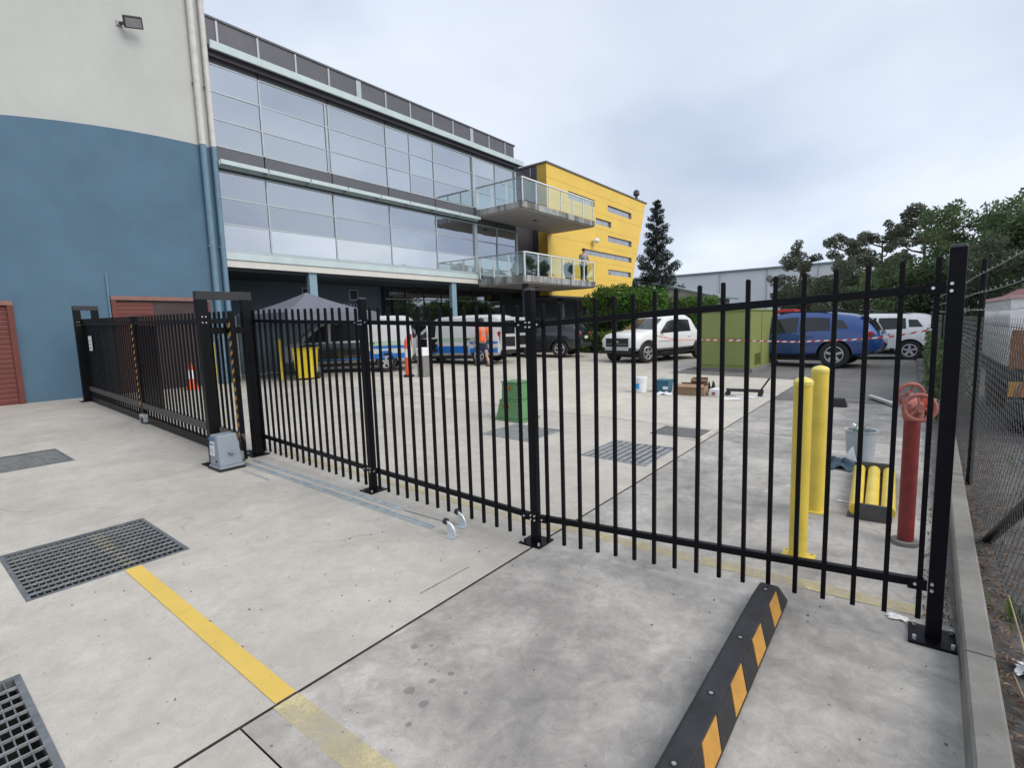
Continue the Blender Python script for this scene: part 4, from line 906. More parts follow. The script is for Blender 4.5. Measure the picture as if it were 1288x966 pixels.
# undercroft
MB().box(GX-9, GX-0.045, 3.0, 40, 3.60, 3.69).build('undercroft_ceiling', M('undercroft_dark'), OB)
BWX = -18.6
MB().box(BWX-0.2, BWX, 6.9, 14.55, 0.285, 3.60).build('undercroft_wall', M('undercroft'), OB)
for k in range(22): MB().box(BWX+0.001, BWX+0.03, 8.15+k*0.135, 8.15+k*0.135+0.07, 0.30, 2.55).build('rib', M('undercroft'), OB)
for y in (11.0, 13.1): 
    v_ = MB().box(BWX+0.002, BWX+0.05, y-0.22, y+0.22, 2.98, 3.42).build('vent', M('frame_grey'), OB)
    MB().box(BWX+0.0505, BWX+0.056, y-0.18, y+0.18, 3.02, 3.38).build('vent_grille', M('undercroft_dark'), v_)
for k, wd in enumerate((0.10, 0.03, 0.08, 0.03, 0.03)): 
    yy = 12.62+k*0.16; MB().box(BWX+0.002, BWX+0.02, yy-wd/2, yy+wd/2, 2.72, 2.84).build('wall_lettering', M('frame_grey'), OB)
for y in (9.72, 16.5): MB().box(GX-0.15, GX+0.02, y-0.14, y+0.14, 0.285, 3.688).build('column', M('col_blue'), OB)
for y in (18.7,): MB().box(GX+2.2, GX+2.42, y-0.1, y+0.1, 0.25, 3.56).build('column', M('undercroft_dark'), OB)
SX = -18.4
cols = [14.6+1.15*i for i in range(8)]
for i in range(7):
    for (c, d) in ((0.35, 1.95), (1.99, 3.05), (3.09, 3.58)): MB().box(SX-0.012, SX, cols[i]+0.03, cols[i+1]-0.03, c, d).build('shop_pane', M('shop_glass'), OB)
    MB().box(SX-0.03, SX+0.03, cols[i]-0.025, cols[i]+0.025, 0.30, 3.6).build('shop_mullion', M('undercroft_dark'), OB)
MB().box(SX+0.001, SX+0.035, 14.6, 22.6, 3.05, 3.09).build('shop_transom', M('frame_grey'), OB)
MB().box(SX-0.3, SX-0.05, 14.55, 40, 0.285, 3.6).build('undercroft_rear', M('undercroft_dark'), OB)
# balconies
BX = -13.25; B0, B1 = 18.10, 24.42
def balcony(z0, z1, zr, nm, heavy):
    s = MB().box(GX+0.04, BX, B0, B1, z0+0.05, z1).build('balcony_slab', M('concrete_slab_edge'), OB, bevel=0.01); s['label'] = nm
    MB().box(GX+0.06, BX-0.06, B0+0.06, B1-0.06, z0, z0+0.052).build('soffit', M('soffit_pale'), s)
    MB().cyl((-14.4, 20.6, z0-0.04), (-14.4, 20.6, z0+0.001), 0.10, n=12).build('soffit_light', M('soffit_dark'), s)
    n = 6; pm = 0.030 if heavy else 0.022
    ysb = [B0+0.08+(B1-B0-0.16)*i/n for i in range(n+1)]
    for i, y in enumerate(ysb): MB().box(BX-0.10, BX-0.10+2*pm, y-pm, y+pm, z1+0.001, zr-0.02).build('baluster_post', M('reflective'), s)
    for i in range(n): MB().box(BX-0.085, BX-0.073, ysb[i]+0.06, ysb[i+1]-0.06, z1+0.06, zr-0.06).build('balustrade_pane', M('balustrade_glass'), s)
    MB().box(BX-0.115, BX-0.035, B0+0.04, B1-0.04, zr-0.02, zr+0.035).build('handrail', M('reflective'), s)
    xsb = [GX+0.10+(BX-0.10-GX-0.10)*i/3 for i in range(4)]
    for side in (B0+0.08,):
        for x in xsb[:-1]: MB().box(x-pm, x+pm, side-pm, side+pm, z1+0.001, zr-0.02).build('baluster_post', M('reflective'), s)
        for i in range(3): MB().box(xsb[i]+0.06, xsb[i+1]-0.06, side-0.006, side+0.006, z1+0.06, zr-0.06).build('balustrade_pane', M('balustrade_glass'), s)
        MB().box(GX+0.06, BX-0.12, side-0.03, side+0.03, zr-0.018, zr+0.033).build('handrail', M('galv_dull'), s)
balcony(6.70, 7.02, 8.00, 'upper balcony', False); balcony(3.56, 3.90, 4.88, 'lower balcony', True)
# recess behind the balconies
MB().box(-17.2, -17.0, G1, 24.06, 3.7, 9.9).build('recess_wall', M('clad_brown'), OB)

# ------------------------------------------------------------------ yellow building
YX = -16.0; Y0 = 24.08
YB = empty('yellow_building', (YX-4, 30, 0.2), 'bright yellow building with slanted end wall and thin strip windows', 'building')
def yedge(z): return 37.32-(10.46-z)*0.400
WIN = [(26.3, 29.45, 8.98, 9.40), (31.25, 34.85, 8.98, 9.40), (29.6, 31.7, 7.98, 8.36), (31.25, 34.85, 7.05, 7.44), (27.95, 34.85, 5.95, 6.29), (31.25, 34.75, 4.90, 5.25)]
zs = sorted({3.35, 10.46, *[c for w_ in WIN for c in w_[2:]]}); yb = sorted({Y0, *[c for w_ in WIN for c in w_[:2]]})
mb = MB()
for i in range(len(zs)-1):
    za, zb_ = zs[i], zs[i+1]; zm = (za+zb_)/2
    lim = [y for y in yb if y < yedge(za)-0.05]
    for j in range(len(lim)):
        last = j == len(lim)-1; a = lim[j]; b_lo = yedge(za) if last else lim[j+1]; b_hi = yedge(zb_) if last else lim[j+1]; ym = (a+(b_lo+b_hi)/2)/2
        if any(w_[0] < ym < w_[1] and w_[2] < zm < w_[3] for w_ in WIN): continue
        mb.quad((YX, a, za), (YX, b_lo, za), (YX, b_hi, zb_), (YX, a, zb_))
mb.build('front_wall', M('yellow_clad'), YB, fix=False)
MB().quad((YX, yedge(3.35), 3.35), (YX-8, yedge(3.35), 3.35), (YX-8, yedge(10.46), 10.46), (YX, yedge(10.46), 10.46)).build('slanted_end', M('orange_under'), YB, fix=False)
for z in (4.55, 5.60, 6.65, 7.72, 8.70, 9.75):   # sheet joints of the cladding
    MB().box(YX+0.001, YX+0.007, Y0+0.02, yedge(z)-0.05, z-0.006, z+0.006).build('cladding_joint', plain('joint_yellow', (0.60, 0.40, 0.07), 0.6), YB)
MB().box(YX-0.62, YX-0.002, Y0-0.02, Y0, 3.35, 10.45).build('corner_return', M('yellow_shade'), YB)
MB().box(YX-6, YX-0.622, Y0-0.03, Y0-0.005, 3.35, 10.40).build('side_wall', M('clad_brown'), YB)
for x in (-17.05, -17.9): MB().box(x-0.02, x+0.02, Y0-0.05, Y0-0.031, 3.4, 10.38).build('cladding_joint', M('frame_grey'), YB)
MB().box(YX-8, YX+0.05, Y0-0.06, 37.5, 10.462, 10.56).build('roof_cap', M('roof_cap'), YB)
for (a, b, c, d) in WIN:
    f = MB(); q = 0.14
    f.quad((YX, a, c), (YX, b, c), (YX-q, b, c), (YX-q, a, c)); f.quad((YX, a, d), (YX, b, d), (YX-q, b, d), (YX-q, a, d)); f.quad((YX, a, c), (YX, a, d), (YX-q, a, d), (YX-q, a, c)); f.quad((YX, b, c), (YX, b, d), (YX-q, b, d), (YX-q, b, c))
    f = f.build('window', M('win_frame'), YB, fix=False)
    n = max(2, int((b-a)/1.1)); 
    for k in range(n): MB().box(YX-0.135, YX-0.12, a+(b-a)*k/n+0.012, a+(b-a)*(k+1)/n-0.012, c+0.01, d-0.01).build('pane', M('strip_glass'), f)
    MB().box(YX-0.14, YX-0.136, a, b, c, d).build('back_frame', M('win_frame'), f)
MB().box(YX-8, YX-0.01, Y0, 34.4, 3.25, 3.345).build('underside', M('undercroft_dark'), YB)
for y in (26.5, 29.5, 32.5): MB().box(YX-0.9, YX-0.6, y-0.15, y+0.15, 0.2, 3.25).build('column', M('undercroft_dark'), YB)
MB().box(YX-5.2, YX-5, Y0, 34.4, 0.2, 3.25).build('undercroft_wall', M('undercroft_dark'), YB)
e = empty('wall_light', (YX, 29.1, 6.86), 'white round wall light on the yellow wall', 'wall light')
MB().lathe([(0.10, 0), (0.20, 0.06), (0.22, 0.14), (0.16, 0.26), (0.05, 0.30)], (YX+0.28, 29.1, 6.70), 16).build('shade', M('white_plastic'), e, smooth=True)
MB().beam((YX, 29.1, 6.84), (YX+0.26, 29.1, 6.84), 0.06, 0.06).build('arm', M('galv_dull'), e)
e = empty('roof_vent', (YX-0.5, 36.3, 10.56), 'small dark vent cowl on the yellow building roof edge', 'vent')
MB().cyl((YX-0.4, 36.6, 10.56), (YX-0.4, 36.6, 11.0), 0.10, n=10).build('pipe', M('clad_brown'), e); MB().lathe([(0.12, 0.40), (0.24, 0.50), (0.20, 0.75), (0.08, 0.85)], (YX-0.4, 36.6, 10.56), 12).build('cowl', M('clad_brown'), e, smooth=True)

# ------------------------------------------------------------------ vehicles
class Veh:
    def __init__(s, st): s.st = sorted(st)
    def lin(s, x):
        st = s.st
        if x <= st[0][0]: return st[0]
        if x >= st[-1][0]: return st[-1]
        for a, b in zip(st, st[1:]):
            if a[0] <= x <= b[0]:
                t = (x-a[0])/(b[0]-a[0]) if b[0] > a[0] else 0; return tuple(p+(q-p)*t for p, q in zip(a, b))
    def at(s, x):
        lo, hi = s.st[0][0], s.st[-1][0]; d = min(0.11, (x-lo)*0.8, (hi-x)*0.8); d = max(d, 0)
        rs = [s.lin(x+k*d) for k in (-1, -0.5, 0, 0.5, 1)]; r = tuple(sum(q[i]*w_ for q, w_ in zip(rs, (0.12, 0.22, 0.32, 0.22, 0.12))) for i in range(6))
        _, zb, zm, zt, w_, wt = r
        h = zt-zm; rd = min(0.09, h*0.45+0.004)
        return [(0, zb), (w_*0.86, zb), (w_*0.985, zb+0.09), (w_, zb+(zm-zb)*0.55), (w_*0.975, zm), (wt+(w_*0.975-wt)*rd/max(h, 0.02)*0.9, zt-rd), (wt-0.10, zt-0.012), (0, zt+0.02)]
    def body(s):
        xs = sorted({*[q[0] for q in s.st], *[s.st[0][0]+(s.st[-1][0]-s.st[0][0])*i/64 for i in range(65)]}); mb = MB(); n = 14
        for x in xs:
            p = s.at(x); ring = [(x, y, z) for y, z in p]+[(x, -y, z) for y, z in reversed(p[1:-1])]; mb.v += ring
        for i in range(len(xs)-1):
            for j in range(n): mb.f.append((i*n+j, i*n+(j+1) % n, (i+1)*n+(j+1) % n, (i+1)*n+j))
        mb.f += [tuple(range(n)), tuple(range(len(xs)*n-1, (len(xs)-1)*n-1, -1))]
        return mb
    def side(s, x, t, sg, off=0.008):
        p = s.at(x); a, b = p[4], p[5]; y = a[0]+(b[0]-a[0])*t; z = a[1]+(b[1]-a[1])*t
        return (x, sg*(y+off), z+off*0.3)
    def side_low(s, x, z, sg, off=0.006):
        p = s.at(x)
        for a, b in zip(p[1:5], p[2:6]):
            if a[1] <= z <= b[1]: t = (z-a[1])/max(1e-6, b[1]-a[1]); return (x, sg*(a[0]+(b[0]-a[0])*t+off), z)
        return (x, sg*(p[3][0]+off), z)
    def window(s, quad_, sg, n=6, off=0.008):
        """quad_: (x at belt rear, x at belt front, x at top front, x at top rear, t0, t1)"""
        xr, xf, xtf, xtr, t0, t1 = quad_; mb = MB()
        for i in range(n+1):
            k = i/n; mb.v += [s.side(xr+(xf-xr)*k, t0, sg, off), s.side(xtr+(xtf-xtr)*k, t1, sg, off)]
        for i in range(n): mb.f.append((2*i, 2*i+2, 2*i+3, 2*i+1))
        return mb
    def screen(s, x0, x1, f=0.93, n=5, off=0.012):
        mb = MB(); m_ = 6
        for i in range(n+1):
            x = x0+(x1-x0)*i/n; p = s.at(x); yh = p[6][0]*f+ (p[5][0]-p[6][0])*0.5*f
            for j in range(m_+1):
                k = j/m_*2-1; z = p[7][1]+(p[6][1]-p[7][1])*k*k
                mb.v.append((x+(off if x0 > x1 else off)*(1 if x1 < x0 else -1)*0.7, k*yh, z+off))
        for i in range(n):
            for j in range(m_): a = i*(m_+1)+j; mb.f.append((a, a+1, a+m_+2, a+m_+1))
        return mb
def bool_cut(o, cutters):
    cm = MB()
    for c in cutters: cm.cyl(*c[:2], c[2], n=28)
    co = cm.build('cutter', None); md = o.modifiers.new('b', 'BOOLEAN'); md.operation = 'DIFFERENCE'; md.solver = 'EXACT'
    co.parent = o.parent; md.object = co
    bpy.context.view_layer.update(); dg = bpy.context.evaluated_depsgraph_get(); me = bpy.data.meshes.new_from_object(o.evaluated_get(dg))
    o.modifiers.clear(); old = o.data; o.data = me; bpy.data.objects.remove(co, do_unlink=True)
    me.polygons.foreach_set('use_smooth', [True]*len(me.polygons))
    try: me.set_sharp_from_angle(angle=R_(40))
    except Exception: pass
def wheel_at(e, x, y, r, wd, sg, dark=False):
    t = MB().lathe([(r*0.62, -wd/2), (r*0.93, -wd/2), (r, -wd/2+0.03), (r, wd/2-0.03), (r*0.93, wd/2), (r*0.66, wd/2), (r*0.62, wd/2-0.01), (r*0.62, -wd/2)], n=28, caps=False)
    t.v = [(x+a, y+c*sg, r+b) for a, b, c in t.v]
    ty = t.build('wheel', M('rubber'), e, world=False, smooth=True)
    rm_ = MB().cyl((x, y+sg*(wd/2-0.07), r), (x, y+sg*(wd/2-0.05), r), r*0.64, n=24).build('rim_disc', M('car_trim'), ty, world=False)
    sp = MB().tube([(x+math.cos(q)*r*0.60, y+sg*(wd/2-0.015), r+math.sin(q)*r*0.60) for q in [2*math.pi*i/24 for i in range(24)]], 0.02, 6, closed=True)
    for k in range(5):
        a = k*2*math.pi/5+0.3; sp.beam((x, y+sg*(wd/2-0.02), r), (x+math.cos(a)*r*0.6, y+sg*(wd/2-0.012), r+math.sin(a)*r*0.6), 0.075, 0.03, (0, 1, 0))
    sp.cyl((x, y+sg*(wd/2-0.03), r), (x, y+sg*(wd/2), r), 0.06, n=12)
    sp.build('spokes', M('rim'), ty, world=False)
def vehicle(name, label, cat, loc, heading, st, paint, wheels, r, windows, ws_=None, rw=None, track=None, group=None, sill=None, extra=None, dark_rim=False, hide_glass=()):
    e = empty(name, (loc[0], loc[1], gz(loc[0])+0.003), label, cat, group, rz=heading)
    V = Veh(st); b = V.body().build('body', M(paint), e, world=False, smooth=True)
    wmax = max(s_[4] for s_ in st); track = track or wmax-0.12
    bool_cut(b, [((x, -2, r), (x, 2, r), r*1.17) for x in wheels])
    for x in wheels:
        MB().box(x-r*1.25, x+r*1.25, -wmax+0.32, wmax-0.32, r*0.9, r*2.1).build('wheel_well', M('car_trim'), e, world=False)
        for sg in (-1, 1): wheel_at(e, x, sg*(track), r, 0.22, sg, dark_rim)
    MB().box(min(wheels)-0.2, max(wheels)+0.2, -wmax+0.25, wmax-0.25, 0.20, 0.42).build('underbody', M('car_trim'), e, world=False)
    for sg in (-1, 1):
        for q in windows: V.window(q, sg).build('side_window', M('car_glass'), e, world=False, smooth=True)
    if ws_: V.screen(*ws_).build('windscreen', M('car_glass'), e, world=False, smooth=True)
    if rw: V.screen(*rw).build('rear_window', M('car_glass'), e, world=False, smooth=True)
    if extra: extra(e, V)
    return e, V
def mirror_(e, V, x, z, mat='car_trim'):
    for sg in (-1, 1):
        y = V.side(x, 0.15, sg)[1]; MB().obox((x, y+sg*0.11, z), (0.10, 0.17, 0.15)).build('mirror', M(mat), e, world=False, bevel=0.03)
def strip_side(V, e, name, mat, xa, xb, za, zb_, sg=None, n=14, off=0.007, slant=0.0):
    for s in ((-1, 1) if sg is None else (sg,)):
        mb = MB()
        for i in range(n+1):
            x = xa+(xb-xa)*i/n
            mb.v += [V.side_low(x, za, s, off), V.side_low(min(max(x+slant, V.st[0][0]), V.st[-1][0]), zb_, s, off)]
        for i in range(n): mb.f.append((2*i, 2*i+2, 2*i+3, 2*i+1))
        mb.build(name, M(mat), e, world=False, smooth=True)

def seams(V, e, xs, zlo, zhi):
    for sg in (-1, 1):
        for x in xs: strip_side(V, e, 'door_seam', 'car_trim', x-0.008, x+0.008, zlo, zhi, sg, n=1, off=0.009)
# white pickup
UT = [(-2.72, 0.62, 1.04, 1.09, 0.86, 0.82), (-2.66, 0.50, 1.08, 1.13, 0.92, 0.89), (-1.42, 0.48, 1.10, 1.15, 0.94, 0.90), (-1.32, 0.48, 1.10, 1.22, 0.94, 0.84), (-1.08, 0.47, 1.10, 1.76, 0.94, 0.70), (-0.8, 0.46, 1.09, 1.83, 0.94, 0.71), (-0.2, 0.45, 1.08, 1.855, 0.94, 0.72), (0.25, 0.45, 1.07, 1.83, 0.94, 0.72), (0.52, 0.45, 1.07, 1.73, 0.94, 0.73), (1.32, 0.45, 1.11, 1.24, 0.945, 0.85), (1.90, 0.45, 1.09, 1.20, 0.945, 0.85), (2.24, 0.48, 1.05, 1.15, 0.92, 0.81), (2.40, 0.52, 0.94, 1.06, 0.85, 0.74), (2.45, 0.56, 0.86, 0.97, 0.77, 0.68)]
def ute_extra(e, V):
    MB().box(2.30, 2.465, -0.60, 0.60, 0.64, 0.97).build('grille', M('car_trim'), e, world=False, bevel=0.02)
    MB().box(2.465, 2.475, -0.10, 0.10, 0.80, 0.87).build('badge', M('galv'), e, world=False)
    MB().box(2.466, 2.474, -0.55, 0.55, 0.735, 0.75).build('grille_bar', M('rim'), e, world=False)
    MB().box(2.38, 2.50, -0.62, 0.62, 0.50, 0.60).build('bumper_bar', M('galv'), e, world=False, bevel=0.02)
    MB().box(2.28, 2.47, -0.80, 0.80, 0.36, 0.62).build('bumper_skirt', M('car_trim'), e, world=False, bevel=0.04)
    for sg in (-1, 1):
        MB().obox((2.33, sg*0.74, 0.86), (0.18, 0.22, 0.17), rotz(-sg*0.5)).build('headlight', M('lamp_clear'), e, world=False, bevel=0.02)
        MB().obox((-2.68, sg*0.80, 0.90), (0.08, 0.12, 0.32)).build('tail_light', M('lamp_red'), e, world=False)
        MB().box(-0.95, 1.05, sg*0.93-0.06, sg*0.93+0.06, 0.34, 0.40).build('side_step', M('car_trim'), e, world=False)
        for x in (1.72, -1.5):
            rg = MB(); pts = [(x+math.cos(a)*0.475, sg*0.945, 0.39+math.sin(a)*0.475) for a in [math.pi*k/14 for k in range(15)]]
            rg.tube(pts, 0.035, 6).build('arch_flare', M('car_trim'), e, world=False, smooth=True)
        for x in (0.16, -0.78): MB().box(x-0.09, x+0.09, sg*0.955-0.012, sg*0.955+0.012, 0.95, 0.985).build('door_handle', M('white_paint'), e, world=False)
        strip_side(V, e, 'side_decal', 'car_trim', 0.2, 1.15, 0.80, 0.815, sg)
        MB().obox((1.30, sg*0.945, 0.86), (0.10, 0.02, 0.14)).build('fender_vent', M('car_trim'), e, world=False)
    mirror_(e, V, 0.86, 1.22); seams(V, e, (1.10, 0.02, -0.94), 0.50, 1.04)
    MB().box(-2.58, -1.45, -0.80, 0.80, 1.155, 1.18).build('tray_cover', M('car_trim'), e, world=False)
    for sg in (-1, 1): MB().beam((-1.35, sg*0.74, 1.17), (-1.95, sg*0.80, 1.19), 0.05, 0.06).build('sports_bar', M('car_trim'), e, world=False)
fw = Vector((-0.31, -0.951))
hd = math.atan2(fw.y, fw.x)
fwx, fwy = -7.86-0.94*0.951, 18.60+0.94*0.31
vehicle('pickup_truck', 'white dual-cab pickup facing the camera beside the green shrubs', 'pickup', (fwx-fw.x*1.72, fwy-fw.y*1.72), hd, UT, 'white_paint', (1.72, -1.5), 0.39,
        [(-0.88, -0.02, -0.03, -0.88, 0.10, 0.82), (0.07, 1.02, 0.48, 0.06, 0.10, 0.82)], ws_=(1.26, 0.60), extra=ute_extra)
# blue SUV
SV = [(-2.42, 0.58, 0.95, 1.04, 0.76, 0.66), (-2.34, 0.46, 1.05, 1.20, 0.88, 0.70), (-2.08, 0.36, 1.12, 1.56, 0.94, 0.62), (-1.80, 0.34, 1.12, 1.66, 0.955, 0.63), (-1.0, 0.33, 1.08, 1.735, 0.955, 0.66), (-0.2, 0.33, 1.04, 1.755, 0.955, 0.67), (0.40, 0.33, 1.02, 1.68, 0.955, 0.67), (1.28, 0.33, 1.03, 1.16, 0.955, 0.80), (1.95, 0.35, 0.98, 1.07, 0.93, 0.78), (2.25, 0.40, 0.90, 0.98, 0.86, 0.70), (2.42, 0.48, 0.76, 0.86, 0.72, 0.60)]
def suv_extra(e, V, tail=True):
    for sg in (-1, 1):
        MB().obox((-2.30, sg*0.78, 1.02), (0.16, 0.24, 0.16), rotz(sg*0.45)).build('tail_light', M('lamp_red'), e, world=False, bevel=0.03)
        MB().obox((2.26, sg*0.70, 0.82), (0.20, 0.24, 0.12), rotz(-sg*0.5)).build('headlight', M('lamp_clear'), e, world=False, bevel=0.03)
        strip_side(V, e, 'sill_trim', 'car_trim', -1.0, 1.05, 0.33, 0.44, sg)
        MB().box(-1.45, 0.2, sg*0.575-0.015, sg*0.575+0.015, 1.70, 1.765).build('roof_rail', M('car_trim'), e, world=False)
        for x in (0.25, -0.75): MB().box(x-0.11, x+0.11, sg*0.965-0.014, sg*0.965+0.014, 0.93, 0.965).build('door_handle', M('suv_blue'), e, world=False)
    MB().box(-2.46, -2.30, -0.80, 0.80, 0.42, 0.60).build('rear_bumper', M('car_trim'), e, world=False, bevel=0.03)
    MB().obox((-2.20, 0, 1.71), (0.30, 1.20, 0.035), Matrix.Rotation(-0.12, 3, 'Y')).build('spoiler', M('car_trim'), e, world=False, bevel=0.01)
    MB().box(-2.44, -2.425, -0.26, 0.26, 0.80, 0.92).build('number_plate', M('plate_white'), e, world=False)
    MB().box(2.30, 2.45, -0.5, 0.5, 0.55, 0.80).build('grille', M('car_trim'), e, world=False, bevel=0.02)
    mirror_(e, V, 0.95, 1.10); seams(V, e, (1.10, 0.46, -0.45), 0.46, 0.98)
SVW = [(-0.42, 0.42, 0.30, -0.42, 0.08, 0.84), (0.50, 1.12, 0.42, 0.38, 0.08, 0.80), (-1.32, -0.48, -0.48, -1.28, 0.10, 0.82), (-1.80, -1.40, -1.36, -1.62, 0.20, 0.74)]
hs_ = math.atan2(0.10, -0.995)
SVB = [((x if x > -1.4 else -1.4+(x+1.4)*1.12), zb, zm, zt-(0.0 if x > -1.2 else 0.05), w_, wt-(0.0 if x > -1.9 else 0.03)) for x, zb, zm, zt, w_, wt in SV]
rwx, rwy = -1.80, 19.35+1.0
vehicle('suv_car', 'blue SUV parked side-on behind the barrier tape', 'car', (rwx+math.cos(hs_)*1.55, rwy+math.sin(hs_)*1.55), hs_, SVB, 'suv_blue', (1.48, -1.45), 0.405, SVW, ws_=(1.22, 0.50), rw=(-2.48, -2.24), extra=suv_extra)[0].scale = (1.07, 1.07, 1.06)
vehicle('hatch_car', 'white car half hidden behind the blue SUV', 'car', (-1.35, 24.4), hs_+0.03, SV, 'white_paint', (1.45, -1.45), 0.36, SVW, ws_=(1.22, 0.50), rw=(-2.36, -2.15), extra=suv_extra)
# black SUV near the building
hv = math.atan2(-0.25, -0.97)
vehicle('suv_car', 'black SUV parked under the lower balcony', 'car', (-14.0, 19.9), hv, SV, 'car_black', (1.45, -1.45), 0.37, SVW, ws_=(1.22, 0.50), rw=(-2.36, -2.15), extra=suv_extra)
# white vans with blue livery
VN = [(-2.25, 0.46, 1.02, 1.30, 0.84, 0.70), (-2.20, 0.34, 1.06, 1.86, 0.88, 0.72), (-1.9, 0.32, 1.06, 1.90, 0.90, 0.73), (-0.6, 0.32, 1.05, 1.92, 0.91, 0.74), (0.55, 0.32, 1.03, 1.88, 0.91, 0.73), (0.85, 0.32, 1.03, 1.74, 0.91, 0.73), (1.55, 0.32, 1.05, 1.22, 0.90, 0.78), (1.95, 0.34, 0.96, 1.05, 0.88, 0.76), (2.15, 0.40, 0.84, 0.93, 0.80, 0.68), (2.22, 0.48, 0.74, 0.82, 0.70, 0.6)]
def van_extra(barn, hatch, dark=None):
    def f(e, V):
        for sg in (-1, 1):
            strip_side(V, e, 'livery_panel', 'blue_livery', -2.15, -0.95, 0.44, 0.88, sg, slant=0.0); strip_side(V, e, 'livery_panel', 'blue_livery', -0.9, 0.75, 0.44, 0.72, sg)
            for k in (0, 1): strip_side(V, e, 'livery_stripe', 'green_livery', -1.9, 0.5, 0.90+k*0.09, 0.94+k*0.09, sg, off=0.010)
            MB().obox((-2.20, sg*0.80, 1.02), (0.09, 0.10, 0.46)).build('tail_light', M('lamp_red'), e, world=False)
            MB().obox((2.05, sg*0.68, 0.88), (0.22, 0.22, 0.16), rotz(-sg*0.5)).build('headlight', M('lamp_clear'), e, world=False, bevel=0.03)
            strip_side(V, e, 'sill_trim', 'car_trim', -0.9, 1.0, 0.33, 0.43, sg)
            MB().box(-1.0, -0.85, sg*0.925-0.012, sg*0.925+0.012, 0.97, 1.0).build('door_handle', M('car_trim'), e, world=False)
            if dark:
                for k in range(3): strip_side(V, e, 'dark_overlay', 'car_black', dark[0], dark[1], 0.40+k*0.205, 0.40+(k+1)*0.205, sg, off=0.014, slant=-0.16)  # overlay added to darken the front of the van sides, no actual wrap
        MB().box(-2.34, -2.16, -0.78, 0.78, 0.36, 0.52).build('rear_bumper', M('car_trim'), e, world=False, bevel=0.02)
        MB().box(2.05, 2.26, -0.55, 0.55, 0.50, 0.78).build('grille', M('car_trim'), e, world=False, bevel=0.02)
        mirror_(e, V, 1.12, 1.14); seams(V, e, (1.15, 0.52, -0.85), 0.45, 1.0)
        if barn or hatch:
            MB().box(-2.262, -2.20, -0.66, 0.66, 0.60, 1.74).build('load_opening', M('tool_black'), e, world=False)
            MB().box(-2.29, -2.264, -0.50, 0.15, 0.62, 1.00).build('cargo_box', M('cardboard'), e, world=False)
            MB().box(-2.285, -2.264, 0.18, 0.55, 0.62, 1.30).build('cargo_box', M('cardboard_dark'), e, world=False)
        else: MB().box(-2.27, -2.20, -0.62, 0.62, 1.12, 1.66).build('rear_window', M('car_glass'), e, world=False)
        if barn:
            for sg in (-1, 1):
                d = MB().box(-2.95, -2.28, sg*0.80-0.025, sg*0.80+0.025, 0.56, 1.78).build('barn_door', M('white_paint'), e, world=False, bevel=0.02)
                MB().box(-2.87, -2.36, sg*0.80-0.030, sg*0.80+0.030, 1.16, 1.66).build('door_window', M('car_glass'), d, world=False)
                MB().box(-2.87, -2.36, sg*0.80-0.030, sg*0.80+0.030, 0.68, 1.05).build('door_lining', M('tool_black'), d, world=False)
        if hatch:
            d = MB().obox((-2.62, 0, 2.02), (0.95, 1.30, 0.05), Matrix.Rotation(0.25, 3, 'Y')).build('tailgate', M('white_paint'), e, world=False, bevel=0.02)
            MB().obox((-2.55, 0, 2.055), (0.55, 1.05, 0.03), Matrix.Rotation(0.25, 3, 'Y')).build('tailgate_window', M('car_glass'), d, world=False)
    return f
VW = [(0.62, 1.38, 0.80, 0.60, 0.06, 0.84)]
ha = math.atan2(-0.69, -0.72)
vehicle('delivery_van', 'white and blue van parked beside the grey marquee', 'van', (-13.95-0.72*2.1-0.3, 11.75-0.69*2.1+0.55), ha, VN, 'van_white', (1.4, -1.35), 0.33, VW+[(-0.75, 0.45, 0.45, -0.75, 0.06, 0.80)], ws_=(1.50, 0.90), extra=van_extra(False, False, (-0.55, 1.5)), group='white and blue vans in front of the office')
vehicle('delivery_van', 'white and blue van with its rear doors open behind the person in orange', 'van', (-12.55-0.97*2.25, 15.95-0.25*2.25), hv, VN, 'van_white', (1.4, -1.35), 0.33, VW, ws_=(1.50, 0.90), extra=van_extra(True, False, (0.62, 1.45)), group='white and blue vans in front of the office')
# yard items near the building
x, y = -14.62, 8.45; z = gz(x); e = empty('wheelie_bin', (x, y, z), 'bright yellow wheelie bin under the grey marquee', 'bin', rz=R_(40))
mb = MB(); b_ = [(-.24, -.26), (.24, -.26), (.24, .26), (-.24, .26)]; t_ = [(-.29, -.33), (.29, -.33), (.29, .31), (-.29, .31)]
mb.add([(*p, 0.06) for p in b_]+[(*p, 0.94) for p in t_], [(3, 2, 1, 0), (4, 5, 6, 7), (0, 1, 5, 4), (1, 2, 6, 5), (2, 3, 7, 6), (3, 0, 4, 7)]).build('tub', M('yellow_bin'), e, world=False, bevel=0.03)
MB().box(-0.31, 0.31, -0.35, 0.36, 0.942, 0.985).build('lid', M('yellow_bin'), e, world=False, bevel=0.02); MB().cyl((-0.25, 0.40, 0.93), (0.25, 0.40, 0.93), 0.02, n=8).build('handle', M('yellow_bin'), e, world=False)
for sg in (-1, 1): MB().cyl((sg*0.24, 0.25, 0.11), (sg*0.30, 0.25, 0.11), 0.11, n=14).build('wheel', M('rubber'), e, world=False)
def thin_bollard(x, y, h, r, label):
    z = gz(x); e = empty('safety_bollard', (x, y, z), label, 'bollard', 'yellow bollards at the building')
    MB().cyl((x, y, z), (x, y, z+h-0.03), r, n=16).build('post', M('yellow_paint'), e, smooth=True); MB().lathe([(r, h-0.03), (r*0.7, h-0.005), (r*0.2, h)], (x, y, z), 16).build('cap', M('cap_yellow'), e, smooth=True)
thin_bollard(-15.2, 7.93, 1.26, 0.07, 'slim yellow bollard left of the yellow wheelie bin')
thin_bollard(-15.0, 5.95, 1.28, 0.07, 'slim yellow bollard seen through the gate beside the downpipes')
